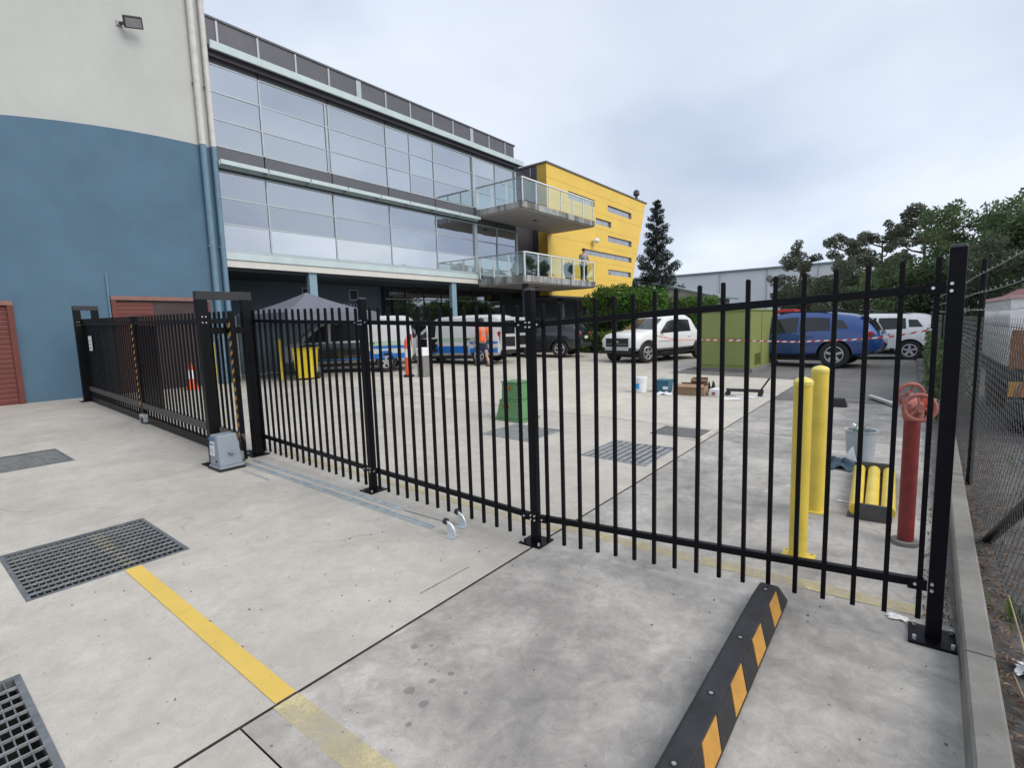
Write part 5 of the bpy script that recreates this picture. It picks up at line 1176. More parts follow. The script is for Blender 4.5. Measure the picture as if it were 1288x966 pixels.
x, y = -12.38, 10.58; z = gz(x); e = empty('delineator', (x, y, z), 'tall orange delineator bollard with a white band in front of the van', 'bollard')
MB().cyl((x, y, z), (x, y, z+0.07), 0.16, n=20).build('base', M('rubber'), e); MB().lathe([(0.10, 0.071), (0.095, 0.62)], (x, y, z), 18).build('lower_tube', M('orange_plastic'), e, smooth=True)
MB().lathe([(0.096, 0.621), (0.093, 0.88)], (x, y, z), 18).build('reflective_band', M('reflective'), e, smooth=True); MB().lathe([(0.094, 0.881), (0.09, 1.14), (0.06, 1.18)], (x, y, z), 18).build('upper_tube', M('orange_plastic'), e, smooth=True)
MB().tube([(x-0.05, y, z+1.17), (x-0.05, y, z+1.24), (x+0.05, y, z+1.24), (x+0.05, y, z+1.17)], 0.014, 6).build('handle', M('orange_plastic'), e)
x, y = -11.98, 10.85; z = gz(x); e = empty('access_pedestal', (x, y, z), 'grey concrete pedestal with a white top beside the orange bollard', 'pedestal')
MB().box(x-0.14, x+0.14, y-0.14, y+0.14, z, z+0.66).build('plinth', M('concrete_post'), e, bevel=0.01); MB().box(x-0.15, x+0.15, y-0.15, y+0.15, z+0.661, z+0.92).build('reader_box', M('white_plastic'), e, bevel=0.01)
MB().box(x-0.08, x+0.08, y-0.156, y-0.1505, z+0.72, z+0.86).build('reader_face', M('frame_grey'), e)
x, y = -12.2, 11.3; z = gz(x); e = empty('sign_pole', (x, y, z), 'thin white pole with a round sign beside the concrete pedestal', 'sign')
MB().cyl((x, y, z), (x, y, z+1.62), 0.04, n=10).build('pole', M('white_plastic'), e); MB().cyl((x+0.045, y-0.05, z+1.38), (x+0.03, y-0.07, z+1.38), 0.17, n=20).build('sign_disc', M('white_plastic'), e)
# gazebo tent
tx, ty = -14.75, 8.70; z = gz(tx); e = empty('marquee_tent', (tx, ty, z), 'grey pop-up marquee with a pyramid roof in front of the office', 'marquee'); s_ = 1.5; ze = 2.27; za = 2.92
mb = MB(); n = 8
apx = Vector((tx, ty, za)); cs = [Vector((tx+a*s_, ty+b*s_, ze)) for a, b in ((-1, -1), (1, -1), (1, 1), (-1, 1))]
for k in range(4):
    a, b = cs[k], cs[(k+1) % 4]; base = len(mb.v)
    for i in range(n+1):
        t = i/n
        for j in range(n+1): p = a.lerp(b, j/n).lerp(apx, t); p.z -= 0.10*math.sin(t*math.pi)*(1-0.4*abs(j/n*2-1)); mb.v.append(tuple(p))
    for i in range(n):
        for j in range(n): q = base+i*(n+1)+j; mb.f.append((q, q+1, q+n+2, q+n+1))
mb.build('roof', M('tent'), e)
for k in range(4):
    a, b = cs[k], cs[(k+1) % 4]; mb = MB(); mb.add([a, b, b-Vector((0, 0, 0.28)), a-Vector((0, 0, 0.28))], [(0, 1, 2, 3)]); mb.build('valance', M('tent'), e)
    MB().cyl((a.x, a.y, z), (a.x, a.y, ze-0.02), 0.022, n=8).build('leg', M('galv_dull'), e)

# ------------------------------------------------------------------ people
def skin_obj(name, nodes, edges, mat, parent, sub=2):
    me = bpy.data.meshes.new(name); me.from_pydata([n_[0] for n_ in nodes], edges, []); o = link(name, me, parent); me.materials.append(mat)
    m_ = o.modifiers.new('skin', 'SKIN'); m_.use_smooth_shade = True
    for i, n_ in enumerate(nodes): me.skin_vertices[0].data[i].radius = (n_[1], n_[2] if len(n_) > 2 else n_[1])
    me.skin_vertices[0].data[0].use_root = True
    s2 = o.modifiers.new('sub', 'SUBSURF'); s2.levels = sub; s2.render_levels = sub
    bpy.context.view_layer.update(); dg = bpy.context.evaluated_depsgraph_get(); new = bpy.data.meshes.new_from_object(o.evaluated_get(dg)); o.modifiers.clear(); o.data = new
    new.polygons.foreach_set('use_smooth', [True]*len(new.polygons)); return o
def person(loc, rz_, label, H, shirt, legs, leg_len, hairm, stride, arms, bare_legs=True, zbase=None):
    e = empty('person', (loc[0], loc[1], zbase if zbase is not None else gz(loc[0])), label, 'person', rz=rz_); s = H/1.75
    def v(x, y, z): return (x*s, y*s, z*s)
    # x forward, y left
    lf, rf = stride, -stride
    N = [(v(0, 0, 0.95), 0.13*s, 0.15*s), (v(0.01, 0, 1.12), 0.115*s, 0.14*s), (v(0.01, 0, 1.30), 0.12*s, 0.165*s), (v(0, 0, 1.44), 0.085*s, 0.13*s), (v(0.015, 0, 1.52), 0.05*s), (v(0.03, 0, 1.60), 0.075*s), (v(0.035, 0, 1.68), 0.085*s), (v(0.03, 0, 1.74), 0.055*s),
         (v(0, 0.10, 0.88), 0.095*s), (v(lf*0.5+0.03, 0.105, 0.50), 0.062*s), (v(lf, 0.11, 0.10), 0.042*s), (v(lf+0.02, 0.11, 0.04), 0.045*s, 0.035*s), (v(lf+0.15, 0.12, 0.03), 0.035*s, 0.03*s),
         (v(0, -0.10, 0.88), 0.095*s), (v(rf*0.5+0.03, -0.105, 0.50), 0.062*s), (v(rf, -0.11, 0.10), 0.042*s), (v(rf+0.02, -0.11, 0.04), 0.045*s, 0.035*s), (v(rf+0.15, -0.12, 0.03), 0.035*s, 0.03*s)]
    E_ = [(0, 1), (1, 2), (2, 3), (3, 4), (4, 5), (5, 6), (6, 7), (0, 8), (8, 9), (9, 10), (10, 11), (11, 12), (0, 13), (13, 14), (14, 15), (15, 16), (16, 17)]
    for sg, (el, wr) in zip((1, -1), arms):
        b = len(N); N += [(v(0, sg*0.175, 1.40), 0.062*s), (v(*el), 0.045*s), (v(*wr), 0.030*s)]; d = (Vector(wr)-Vector(el)).normalized(); h = Vector(wr)+d*0.09; N.append((v(*h), 0.038*s, 0.022*s))
        E_ += [(3, b), (b, b+1), (b+1, b+2), (b+2, b+3)]
        for k in range(4):
            f0 = Vector(wr)+d*0.10+Vector((0.018*(k-1.5), 0, 0)); f1 = f0+d*(0.07, 0.085, 0.08, 0.06)[k]*0.6; f2_ = f1+d*0.03+Vector((0, -sg*0.02, 0)); q = len(N)
            N += [(v(*f0), 0.009*s), (v(*f1), 0.009*s), (v(*f2_), 0.008*s)]; E_ += [(b+3, q), (q, q+1), (q+1, q+2)]
        t0 = Vector(wr)+d*0.04+Vector((0.035, 0, 0)); t1 = t0+d*0.05+Vector((0.015, 0, 0)); q = len(N); N += [(v(*t0), 0.010*s), (v(*t1), 0.009*s)]; E_ += [(b+2, q), (q, q+1)]
    skin_obj('body', N, E_, M('skin'), e)
    # shirt
    T = [(v(0, 0, 0.88), 0.145*s, 0.17*s), (v(0, 0, 0.98), 0.14*s, 0.165*s), (v(0.01, 0, 1.12), 0.13*s, 0.155*s), (v(0.01, 0, 1.30), 0.15*s, 0.195*s), (v(0, 0, 1.46), 0.105*s, 0.16*s)]; TE = [(0, 1), (1, 2), (2, 3), (3, 4)]
    for sg, (el, wr) in zip((1, -1), arms):
        b = len(T); a = Vector((0, sg*0.18, 1.41)); m_ = a.lerp(Vector(el), 0.8); T += [(v(*a), 0.082*s), (v(*m_), 0.066*s)]; TE += [(4, b), (b, b+1)]
    skin_obj('shirt', T, TE, M(shirt), e)
    L_ = [(v(0, 0, 0.97), 0.145*s, 0.17*s)]; LE = []
    for sg, ft in ((1, lf), (-1, rf)):
        b = len(L_); k = Vector((ft*0.5+0.03, sg*0.105, 0.50)); h = Vector((0, sg*0.10, 0.86)); an = Vector((ft, sg*0.11, 0.10))
        if leg_len == 'short': q = h.lerp(k, 0.85); L_ += [(v(*h), 0.112*s), (v(*q), 0.09*s)]; LE += [(0, b), (b, b+1)]
        else: L_ += [(v(*h), 0.11*s), (v(*k), 0.082*s), (v(*an), 0.065*s)]; LE += [(0, b), (b, b+1), (b+1, b+2)]
    skin_obj('shorts' if leg_len == 'short' else 'trousers', L_, LE, M(legs), e)
    hr = MB(); hr.lathe([(0.098*s, 0), (0.108*s, 0.05*s), (0.095*s, 0.10*s), (0.05*s, 0.135*s), (0.01, 0.142*s)], (0.018*s, 0, 1.64*s), 16); hr.build('hair', M(hairm), e, world=False, smooth=True)
    for sg in (-1, 1):
        MB().obox((0.118*s, sg*0.033*s, 1.675*s), (0.012*s, 0.022*s, 0.010*s)).build('eye', M('hair'), e, world=False)
        MB().obox((0.03*s, sg*0.098*s, 1.655*s), (0.03*s, 0.018*s, 0.055*s)).build('ear', M('skin'), e, world=False)
    MB().obox((0.128*s, 0, 1.645*s), (0.025*s, 0.022*s, 0.035*s)).build('nose', M('skin'), e, world=False); MB().obox((0.115*s, 0, 1.612*s), (0.01*s, 0.04*s, 0.008*s)).build('mouth', M('red_faded'), e, world=False)
    for sg, ft in ((1, lf), (-1, rf)):
        MB().obox(v(ft+0.07, sg*0.115, 0.045), (0.28*s, 0.10*s, 0.085*s), None, 0.8).build('shoe', M('boot'), e, world=False, bevel=0.02)
        if bare_legs: MB().cyl(v(ft, sg*0.11, 0.09), v(ft+0.003, sg*0.11, 0.20), 0.052*s, n=12).build('sock', M('sock'), e, world=False, smooth=True)
person((-12.75, 14.55), R_(160), 'person in an orange shirt and dark shorts standing beside the open van', 1.80, 'shirt_orange', 'shorts_navy', 'short', 'hair', 0.24, [((-0.06, 0.26, 1.13), (0.10, 0.27, 0.90)), ((0.02, -0.26, 1.13), (0.14, -0.25, 0.92))])
person((-13.75, 24.05), R_(-30), 'person in a grey-blue top standing on the lower balcony', 1.72, 'shirt_grey', 'trousers', 'long', 'hair', 0.06, [((0.05, 0.27, 1.15), (0.26, 0.20, 1.05)), ((0.05, -0.27, 1.15), (0.26, -0.18, 1.05))], False, 3.905)
# balcony furniture and plants
def leaves(mb, centres, n, size, rnd, flat=0.0, squash=1.0):
    cs_ = np.array([c[:3] for c in centres]); rs = np.array([c[3] for c in centres]); k = rnd.choice(len(cs_), n, p=rs**2/np.sum(rs**2))
    d = rnd.normal(size=(n, 3)); d /= np.linalg.norm(d, axis=1)[:, None]; rr = rs[k]*(0.45+0.6*rnd.random(n)**0.6); p = cs_[k]+d*rr[:, None]*np.array([1, 1, squash])
    u = rnd.normal(size=(n, 3)); u /= np.linalg.norm(u, axis=1)[:, None]; t = rnd.normal(size=(n, 3)); t -= u*np.sum(u*t, axis=1)[:, None]; t /= np.linalg.norm(t, axis=1)[:, None]
    L_ = size*(0.6+0.8*rnd.random(n))[:, None]; w_ = L_*0.42
    q = np.stack([p-u*L_, p+t*w_-u*L_*0.1, p+u*L_, p-t*w_+u*L_*0.1], axis=1).reshape(-1, 3)
    b = len(mb.v); mb.v += [tuple(x_) for x_ in q]; mb.f += [(b+4*i, b+4*i+1, b+4*i+2, b+4*i+3) for i in range(n)]
    return mb
RN = np.random.default_rng(5)
for i, (x, y, r, lab) in enumerate(((-13.8, 19.2, 0.42, 'leftmost dark pot plant on the lower balcony'), (-13.9, 20.5, 0.36, 'middle dark pot plant on the lower balcony'), (-13.8, 22.6, 0.30, 'rightmost dark pot plant on the lower balcony'))):
    e = empty('pot_plant', (x, y, 3.905), lab, 'plant', 'pot plants on the lower balcony')
    MB().lathe([(0.14, 0), (0.20, 0.32), (0.21, 0.34)], (x, y, 3.905), 14).build('pot', M('dark_furniture'), e, smooth=True)
    leaves(MB(), [(x, y, 3.905+0.60, r), (x+0.1, y-0.15, 3.905+0.5, r*0.8)], 420, 0.09, RN).build('foliage', M('leaf_dark'), e, fix=False)

# ------------------------------------------------------------------ trees and planting
def tree(name, x, y, h, rad, label, mat, nl, leaf, seed, zc0=0.35, clump=0.8, nb=14, group='trees beyond the yard', z0=0.0, lean=(0, 0), airy=1.0, cat='tree'):
    rnd = np.random.default_rng(seed); rr = random.Random(seed)
    e = empty(name, (x, y, z0), label, cat, group); tr = MB(); cl = []
    top = Vector((x+lean[0], y+lean[1], z0+h*0.88)); bs = Vector((x, y, z0-0.1))
    pts = [bs.lerp(top, t)+Vector((rr.uniform(-.12, .12)*h*0.12, rr.uniform(-.12, .12)*h*0.12, 0))*(0 if t == 0 else 1) for t in (0, .2, .4, .6, .8, 1)]
    tr.tube(pts, [h*0.026, h*0.022, h*0.018, h*0.013, h*0.008, h*0.004], 8)
    for k in range(nb):
        t = zc0+(0.98-zc0)*k/max(1, nb-1); i = min(4, int(t*5)); p = pts[i].lerp(pts[i+1], t*5-i); a = k*2.4+rr.uniform(-.5, .5)
        ln = rad*(1.05-0.62*abs((t-zc0)/(1-zc0)-0.35))*rr.uniform(0.65, 1.1)
        q = p+Vector((math.cos(a)*ln, math.sin(a)*ln, h*rr.uniform(0.02, 0.12)))
        m_ = p.lerp(q, 0.5)+Vector((0, 0, -0.04*h*rr.random()))
        tr.tube([p, m_, q], [h*0.009, h*0.006, h*0.003], 6)
        cr_ = clump*rr.uniform(0.6, 1.15)
        cl.append((*q, cr_)); cl.append((*(p.lerp(q, 0.6)+Vector((rr.uniform(-.3, .3), rr.uniform(-.3, .3), rr.uniform(-.1, .3)))*clump), cr_*0.75))
        for _ in range(2):
            s2 = q+Vector((rr.uniform(-1, 1), rr.uniform(-1, 1), rr.uniform(-.5, .9)))*clump*0.95; cl.append((*s2, cr_*rr.uniform(0.35, 0.7)))
            tr.tube([q, s2], [h*0.003, h*0.0015], 5)
    cl.append((*top, clump*0.7))
    tr.build('trunk', M('bark'), e, smooth=True)
    leaves(MB(), cl, int(nl*1.9), leaf*0.80, rnd, squash=0.8).build('crown', M(mat), e, fix=False)
    return e
tree('gum_tree', -6.95, 46, 7.3, 1.75, 'slender airy gum tree standing alone beside the pale warehouse', 'leaf_gum', 6500, 0.11, 11, 0.25, 0.62, 16)
tree('gum_tree', -3.8, 46, 8.1, 1.9, 'thin gum tree with sparse crown, second from the pale warehouse', 'leaf_gum', 5200, 0.11, 12, 0.40, 0.50, 15)
tree('gum_tree', -1.75, 44, 7.7, 1.6, 'thin gum tree, third from the pale warehouse', 'leaf_gum', 5200, 0.11, 13, 0.38, 0.55, 14)
tree('gum_tree', 0.5, 38, 7.9, 2.1, 'tall gum tree above the far end of the kerb', 'leaf_gum', 6500, 0.11, 14, 0.38, 0.55, 16)
tree('bushy_tree', 2.5, 32, 6.4, 2.2, 'dense tree rising just left of the right fence post', 'leaf_mid', 11000, 0.11, 15, 0.2, 0.85, 18)
tree('bushy_tree', 4.3, 28, 6.1, 2.5, 'dense tree at the right edge behind the barbed wire', 'leaf_mid', 12000, 0.11, 16, 0.2, 0.9, 18)
tree('bushy_tree', -2.6, 37, 4.6, 2.3, 'low dark bushy tree behind the blue SUV', 'leaf_dark', 9000, 0.10, 17, 0.12, 0.85, 16)
tree('bushy_tree', -0.2, 32, 4.1, 2.3, 'low bushy tree behind the white car', 'leaf_mid', 9000, 0.10, 18, 0.12, 0.85, 16)
tree('bushy_tree', 3.0, 24, 3.7, 1.8, 'dark shrub tree over the end of the chain-link fence', 'leaf_dark', 8000, 0.085, 19, 0.12, 0.7, 14)
tree('bushy_tree', -5.2, 41, 4.2, 2.2, 'low dark tree under the slender gum tree', 'leaf_dark', 7000, 0.10, 20, 0.12, 0.8, 14)
tree('bushy_tree', 5.2, 20, 4.3, 2.4, 'shrubby tree behind the white truck body', 'leaf_dark', 8000, 0.09, 21, 0.15, 0.85, 14)
tree('bushy_tree', 7.5, 34, 7.0, 3.2, 'tall dense tree far right beyond the truck', 'leaf_dark', 9000, 0.13, 22, 0.2, 1.1, 16)
# conifer: tiers of drooping sprays
def conifer(x, y, h, r, label):
    rnd = np.random.default_rng(31); e = empty('conifer_tree', (x, y, 0), label, 'tree'); tr = MB(); tr.cyl((x, y, 0), (x, y, h*0.97), h*0.018, 0.02, n=8)
    cl = []; rr = random.Random(3)
    for k in range(64):
        t = k/63; z = 1.0+(h-1.2)*t; ln = r*(1-t)**0.72*rr.uniform(0.55, 1.15)+0.12
        if 0.22 < t < 0.45: ln *= 1.15
        a = k*2.399; d = Vector((math.cos(a), math.sin(a), 0)); p = Vector((x, y, z)); q = p+d*ln+Vector((0, 0, ln*0.35)); tr.tube([p, p.lerp(q, 0.5)-Vector((0, 0, 0.05*ln)), q], [0.05, 0.03, 0.012], 5)
        for f in (0.35, 0.6, 0.85, 1.0): c = p.lerp(q, f); cl.append((c.x, c.y, c.z, 0.20+0.34*(1-t)*(0.6+0.5*f)))
    tr.build('trunk', M('bark'), e, smooth=True)
    leaves(MB(), cl, 38000, 0.075, rnd, squash=0.9).build('crown', M('leaf_conifer'), e, fix=False)
conifer(-17.0, 42.0, 11.7, 2.15, 'tall dark conifer at the slanted end of the yellow building')
# hedge shrubs beside the ute
def shrub(x, y, w_, d_, h, label, mat, nl, leaf, seed, z0=0.15, name='hedge_shrub', group='shrubs behind the pickup'):
    rnd = np.random.default_rng(seed); e = empty(name, (x, y, z0), label, 'shrub', group); rr = random.Random(seed); cl = []; st = MB()
    n = int(12+w_*d_*5)
    for k in range(n):
        u, v_ = rr.uniform(-1, 1), rr.uniform(-1, 1); ht = h*(1-0.25*(u*u+v_*v_)*rr.random())
        for f in (0.25, 0.55, 0.85): cl.append((x+u*w_/2, y+v_*d_/2, z0+ht*f, 0.30*rr.uniform(0.7, 1.3)*(h/3)**0.4))
        st.tube([(x+u*w_*0.2, y+v_*d_*0.2, z0), (x+u*w_*0.45, y+v_*d_*0.45, z0+ht*0.9)], [0.03, 0.008], 5)
    st.build('stems', M('bark'), e); leaves(MB(), cl, nl, leaf, rnd).build('foliage', M(mat), e, fix=False)
shrub(-12.7, 25.4, 2.6, 2.0, 3.85, 'large bright green shrub next to the yellow building', 'leaf_hedge', 9000, 0.085, 41)
shrub(-10.9, 25.2, 1.8, 1.9, 3.6, 'tall green shrub directly behind the white pickup bonnet', 'leaf_hedge', 7000, 0.085, 42)
shrub(-10.1, 27.4, 1.6, 1.6, 3.0, 'darker green shrub behind the white pickup cabin', 'leaf_mid', 5000, 0.085, 43)
shrub(-8.9, 27.6, 1.5, 1.5, 3.0, 'round light green shrub at the end of the shrub row', 'leaf_hedge', 5500, 0.08, 44)
shrub(-13.9, 26.2, 1.6, 1.8, 3.5, 'dark green shrub against the yellow building undercroft', 'leaf_mid', 5500, 0.085, 45)
shrub(-12.4, 23.5, 2.6, 1.2, 1.1, 'low grassy plant clump at the foot of the large green shrub', 'leaf_grass', 3600, 0.11, 46)
shrub(-10.2, 23.6, 2.0, 1.0, 1.3, 'low dark plant clump in front of the tall green shrub', 'leaf_mid', 3000, 0.09, 47)
# ivy along the right fence
def ivy(xa, ya, yb, h0, h1, label, seed):
    rnd = np.random.default_rng(seed); e = empty('ivy_hedge', (xa, ya, 0.1), label, 'ivy'); cl = []; rr = random.Random(seed); st = MB()
    n = int((yb-ya)*7)
    for k in range(n):
        t = k/n; y = ya+(yb-ya)*t; h = h0+(h1-h0)*t
        for f in (0.15, 0.45, 0.8): cl.append((xa+0.01*(y-ya)+rr.uniform(-.10, .14), y, 0.1+h*f*rr.uniform(0.85, 1.08), 0.17*rr.uniform(0.7, 1.2)))
        if k % 3 == 0: st.tube([(xa+0.1, y, 0.1), (xa+0.1, y+rr.uniform(-.3, .3), 0.1+h)], [0.015, 0.006], 5)
    st.build('stems', M('bark'), e); leaves(MB(), cl, 9000, 0.055, rnd).build('foliage', M('leaf_mid'), e, fix=False)
ivy(0.50, 9.6, 22, 1.05, 1.35, 'green ivy covering the far part of the boundary fence', 51)

# ------------------------------------------------------------------ far buildings
FW = empty('far_warehouse', (-16, 62, 0), 'pale grey metal warehouse far behind the kiosk', 'warehouse')
MB().box(-34, -4, 60, 75, 0, 6.85).build('wall', M('warehouse'), FW); MB().box(-34.2, -3.8, 59.85, 75.2, 6.852, 7.05).build('roof', M('shed_roof'), FW)
for x in (-22, -17.0, -12.2, -7.5): MB().box(x-0.06, x+0.06, 59.93, 59.995, 0, 6.84).build('downpipe', M('frame_grey'), FW)
FS = empty('lean_to_shed', (-14.5, 42, 0), 'small shed with sloping dark roof behind the shrubs', 'shed')
MB().prism([(-16.5, 0), (-12.2, 0), (-12.2, 3.45), (-16.5, 4.65)], lambda p: (p[0], 41, p[1]), lambda p: (p[0], 46, p[1])).build('wall', M('shed_wall'), FS)
MB().add([(-16.8, 40.6, 4.76), (-11.6, 40.6, 3.34), (-11.6, 46.4, 3.34), (-16.8, 46.4, 4.76), (-16.8, 40.6, 4.9), (-11.6, 40.6, 3.48), (-11.6, 46.4, 3.48), (-16.8, 46.4, 4.9)], [(3, 2, 1, 0), (4, 5, 6, 7), (0, 1, 5, 4), (1, 2, 6, 5), (2, 3, 7, 6), (3, 0, 4, 7)]).build('roof', M('shed_roof'), FS)
RT = empty('box_truck', (-4.2, 34, 0), 'red and white box truck far behind the blue SUV', 'truck')
MB().box(-6.3, -5.35, 33.9, 35.9, 0.75, 2.18).build('red_body', M('red_bright'), RT, bevel=0.03); MB().box(-5.33, -3.4, 33.9, 35.9, 0.75, 2.02).build('white_body', M('white_paint'), RT, bevel=0.03)
MB().box(-6.2, -3.5, 34.1, 35.7, 0.45, 0.74).build('chassis', M('car_trim'), RT)
for x in (-5.7, -4.0): MB().cyl((x, 33.95, 0.42), (x, 34.25, 0.42), 0.42, n=18).build('wheel', M('rubber'), RT, smooth=True)
MB().box(-6.2, -3.5, 33.86, 33.899, 1.80, 1.85).build('trim_rail', M('galv'), RT)

# ------------------------------------------------------------------ boundary chain-link fence
CX = 0.50
CF = empty('chain_link_fence', (CX, 6.2, 0.1), 'black chain-link boundary fence with barbed wire along the kerb', 'fence')
for y in (3.0, 6.2, 9.4, 12.6, 15.8, 19.0): MB().cyl((CX, y, 0.05), (CX, y, 2.16), 0.024, n=10).build('post', M('gate_black'), CF, smooth=True)
MB().cyl((CX, 4.72, 0.10), (CX+0.10, 3.1, 1.10), 0.030, n=10).build('brace', M('gate_black'), CF, smooth=True)
for z in (2.03, 1.87, 1.72):
    mb = MB().tube([(CX-0.03, y, z-0.015*math.sin((y % 3.2)/3.2*math.pi)) for y in np.arange(1.0, 20.1, 0.8)], 0.0024, 5)
    for y in np.arange(1.1, 20, 0.28):
        mb.beam((CX-0.03, y-0.006, z-0.008), (CX-0.03, y+0.006, z+0.008), 0.0016, 0.0016); mb.beam((CX-0.038, y, z+0.005), (CX-0.022, y, z-0.005), 0.0016, 0.0016)
    mb.build('barbed_wire', M('wire_pale'), CF)
for z in (1.60, 0.16): MB().tube([(CX, y, z) for y in np.arange(1.0, 20.1, 1.0)], 0.003, 5).build('line_wire', M('mesh_wire'), CF)
def link_mesh(ya, yb, za, zb_, p, r):
    mb = MB(); H = zb_-za; n = int((yb-ya+H)/p)
    for sg in (1, -1):
        for k in range(n+1):
            s0 = ya-H+k*p if sg > 0 else ya+k*p
            a = Vector((CX+sg*r*0.9, s0, za)); b = Vector((CX+sg*r*0.9, s0+sg*H, zb_))
            # clip to the panel
            def cut(P, Q, yv): t = (yv-P.y)/(Q.y-P.y); return P.lerp(Q, t)
            if max(a.y, b.y) <= ya or min(a.y, b.y) >= yb: continue
            if a.y < ya: a = cut(a, b, ya)
            if b.y < ya: b = cut(a, b, ya)
            if a.y > yb: a = cut(a, b, yb)
            if b.y > yb: b = cut(a, b, yb)
            if (b-a).length > 0.02: mb.cyl(a, b, r, n=4, caps=False)
    for k in range(int((yb-ya)/p)):   # cut wire ends sticking up along the top
        y = ya+(k+0.5)*p; mb.cyl((CX, y-0.012, zb_), (CX, y+0.004, zb_+0.035), r, n=4, caps=False)
    return mb
o = link_mesh(1.5, 10.0, 0.14, 1.62, 0.095, 0.0013).build('wire_mesh', M('mesh_wire'), CF, kind='stuff', fix=False)
o = link_mesh(10.0, 19.0, 0.14, 1.62, 0.15, 0.0018).build('wire_mesh', M('mesh_wire'), CF, kind='stuff', fix=False)
# leaf litter along kerb and fence
def litter(name, n, fx, label, sz, seed):
    rnd = np.random.default_rng(seed); mb = MB()
    for i in range(n):
        x, y, z = fx(rnd); a = rnd.uniform(0, 6.28); L_ = sz*rnd.uniform(0.5, 1.4); c, s = math.cos(a), math.sin(a); w_ = L_*0.35; t = rnd.uniform(-0.012, 0.012)
        b = len(mb.v); mb.v += [(x-c*L_, y-s*L_, z+t), (x-s*w_, y+c*w_, z+0.008), (x+c*L_, y+s*L_, z-t+0.004), (x+s*w_, y-c*w_, z+0.006)]; mb.f.append((b, b+1, b+2, b+3))
    o = mb.build(name, M('leaf_litter'), fix=False); tag(o, label, 'leaves', kind='stuff')
def f1(r): y = r.uniform(1.5, 9.0); return kx(y)+0.13+abs(r.normal(0, 0.20)), y, 0.112+r.uniform(0, 0.02)
litter('leaf_litter', 2800, f1, 'dry brown leaves along the outer side of the kerb', 0.017, 61)
def f2(r): y = 3.4+abs(r.normal(0, 1.6)); x = kx(y)-0.01-abs(r.normal(0, 0.07)); return x, y, gz(x)+0.006
litter('leaf_litter', 420, f2, 'dry brown leaves in the gutter inside the kerb', 0.015, 62)
def f3(r): return r.uniform(1.0, 5), r.uniform(2, 12), 0.10
litter('gravel_litter', 1400, f3, 'scattered leaves and stones on the neighbouring asphalt', 0.014, 63)
# small stones and crumbs on the yard slab
def f4(r): x = r.uniform(-4.5, 0.2); y = r.uniform(0.6, 3.3); return x, y, gz(x)+0.002
rnd = np.random.default_rng(70); mb = MB()
for i in range(110):
    x, y, z = f4(rnd); s = rnd.uniform(0.003, 0.008); mb.obox((x, y, z+s*0.4), (s*1.6, s, s*0.8), rotz(rnd.uniform(0, 3)), 0.6)
o = mb.build('grit', plain('grit', (0.16, 0.15, 0.14), 0.9, var=0.6, scale=40)); tag(o, 'scattered grit on the concrete in front of the fence', 'grit', kind='stuff')
for i, (x, y, h, n_, lab) in enumerate(((0.52, 3.55, 0.09, 40, 'small weed tuft behind the kerb near the fence brace'), (0.56, 2.75, 0.08, 36, 'small weed tuft behind the kerb beside the dry stalk'), (1.25, 7.2, 0.18, 110, 'green weed patch on the asphalt in front of the white truck'))):
    rnd = np.random.default_rng(80+i); mb = MB(); e = empty('weed_tuft', (x, y, 0.1), lab, 'weed', 'weeds beyond the kerb')
    for k in range(n_):
        a = rnd.uniform(0, 6.28); r = abs(rnd.normal(0, 0.05 if i < 2 else 0.14)); p = Vector((x+r*math.cos(a), y+r*math.sin(a), 0.09)); q = p+Vector((math.cos(a)*h*0.5, math.sin(a)*h*0.5, h*rnd.uniform(0.5, 1.1))); sd_ = Vector((-math.sin(a), math.cos(a), 0))*0.005
        mb.add([p-sd_, p+sd_, p.lerp(q, 0.6)+sd_*0.8+Vector((0, 0, h*0.1)), q, p.lerp(q, 0.6)-sd_*0.8+Vector((0, 0, h*0.1))], [(0, 1, 2, 3, 4)])
    mb.build('blades', M('leaf_grass'), e, fix=False, kind='stuff')
# dry stems, rubbish by the kerb
e = empty('dry_stalk', (0.44, 2.95, 0.11), 'bare dry stalk growing behind the kerb', 'stalk')
MB().tube([(0.47, 2.62, 0.10), (0.455, 2.80, 0.22), (0.44, 2.98, 0.30), (0.425, 3.20, 0.37)], [0.006, 0.005, 0.004, 0.002], 6).build('stem', M('dry_stem'), e)
MB().tube([(0.455, 2.82, 0.23), (0.49, 2.95, 0.30)], [0.004, 0.002], 5).build('twig', M('dry_stem'), e); MB().tube([(0.47, 2.62, 0.10), (0.43, 2.75, 0.15), (0.415, 2.85, 0.17)], [0.004, 0.003, 0.002], 5).build('twig', M('dry_stem'), e)
def crumple2(name, x, y, z, rx, ry, h, mat, label, cat, seed):
    o = crumple(name, x, y, rx, ry, h, mat, label, cat, 9, seed); o.location.z += z-gz(x); return o
crumple2('black_bag', 0.52, 2.42, 0.11, 0.09, 0.10, 0.10, 'tool_black', 'crumpled black plastic bag behind the kerb at the lower right', 'bag', 8)
crumple2('plastic_scrap', 0.475, 3.02, 0.112, 0.035, 0.06, 0.02, 'white_plastic', 'pale plastic scrap next to the dry stalk', 'scrap', 11)
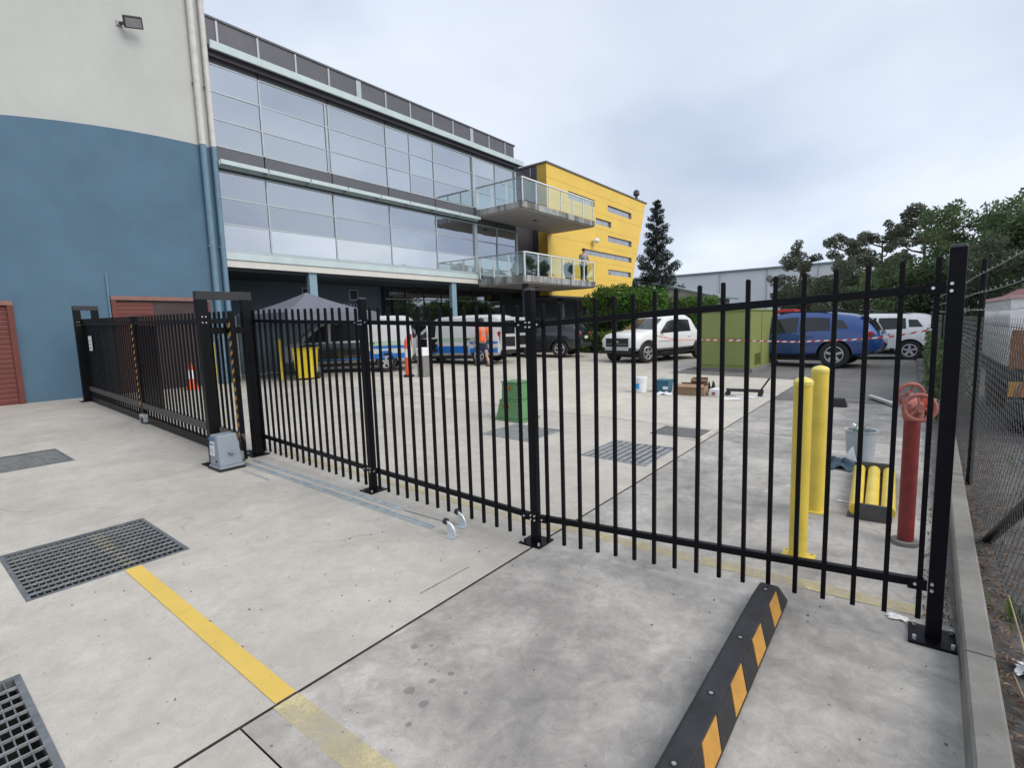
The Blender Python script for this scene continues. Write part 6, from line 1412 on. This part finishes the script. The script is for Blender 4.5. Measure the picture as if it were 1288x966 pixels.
# ------------------------------------------------------------------ neighbour's truck
NT = empty('tray_truck', (2.2, 10.5, 0.07), 'white tray truck with amber tail board behind the chain-link fence', 'truck')
MB().box(1.02, 3.4, 9.2, 9.26, 0.98, 1.85).build('tail_panel', M('white_paint'), NT); MB().box(1.02, 1.08, 9.265, 13.2, 0.98, 1.85).build('side_panel', M('white_paint'), NT); MB().box(1.0, 3.42, 9.17, 13.2, 1.852, 1.90).build('top_rail', plain('rail_pink', (0.55, 0.36, 0.36), 0.5), NT)
MB().box(1.09, 3.4, 9.27, 13.2, 0.96, 1.02).build('tray_floor', M('car_trim'), NT)
MB().box(1.05, 3.35, 8.9, 13.0, 0.72, 0.955).build('chassis', M('car_trim'), NT); MB().box(0.98, 3.4, 8.55, 8.72, 0.38, 0.60).build('tail_bar', M('rubber_grey'), NT)
tb = MB().box(0.98, 1.62, 8.53, 8.549, 0.66, 0.84).build('tail_board', M('amber'), NT)
for k in range(4): MB().add([(1.02+k*0.15, 8.524, 0.665), (1.09+k*0.15, 8.524, 0.665), (1.15+k*0.15, 8.524, 0.835), (1.08+k*0.15, 8.524, 0.835), (1.02+k*0.15, 8.5285, 0.665), (1.09+k*0.15, 8.5285, 0.665), (1.15+k*0.15, 8.5285, 0.835), (1.08+k*0.15, 8.5285, 0.835)], [(0, 1, 2, 3), (7, 6, 5, 4), (0, 4, 5, 1), (1, 5, 6, 2), (2, 6, 7, 3), (3, 7, 4, 0)]).build('chevron', M('rust'), tb)
for y in (9.5, 12.0): MB().cyl((1.12, y, 0.50), (1.4, y, 0.50), 0.43, n=20).build('wheel', M('rubber'), NT, smooth=True)
MB().tube([(1.25, 9.6, 1.9), (1.6, 9.6, 2.10), (2.2, 9.6, 2.18), (3.0, 9.6, 2.10), (3.3, 9.6, 1.9)], 0.03, 6).build('hoop', M('red_dark'), NT)
mb = MB(); arc = [(1.2, 1.90), (1.5, 2.07), (2.0, 2.17), (2.6, 2.15), (3.1, 2.04), (3.35, 1.9)]
for a, b in zip(arc, arc[1:]): mb.quad((a[0], 9.7, a[1]), (b[0], 9.7, b[1]), (b[0], 13.0, b[1]), (a[0], 13.0, a[1]))
mb.quad(*[(a[0], 9.7, a[1]) for a in arc]); mb.build('tarp', M('red_dark'), NT)
e = empty('rusty_drum', (1.12, 8.95, 1.0), 'rusty drum standing at the rear of the white tray truck', 'drum')
MB().lathe([(0.13, 0.962), (0.14, 1.0), (0.13, 1.2), (0.14, 1.22), (0.13, 1.42), (0.135, 1.44)], (1.16, 9.03, 0), 18).build('shell', M('rust'), e, smooth=True)
MB().cyl((1.16, 9.03, 1.441), (1.16, 9.03, 1.455), 0.12, n=18).build('lid', M('rust'), e)
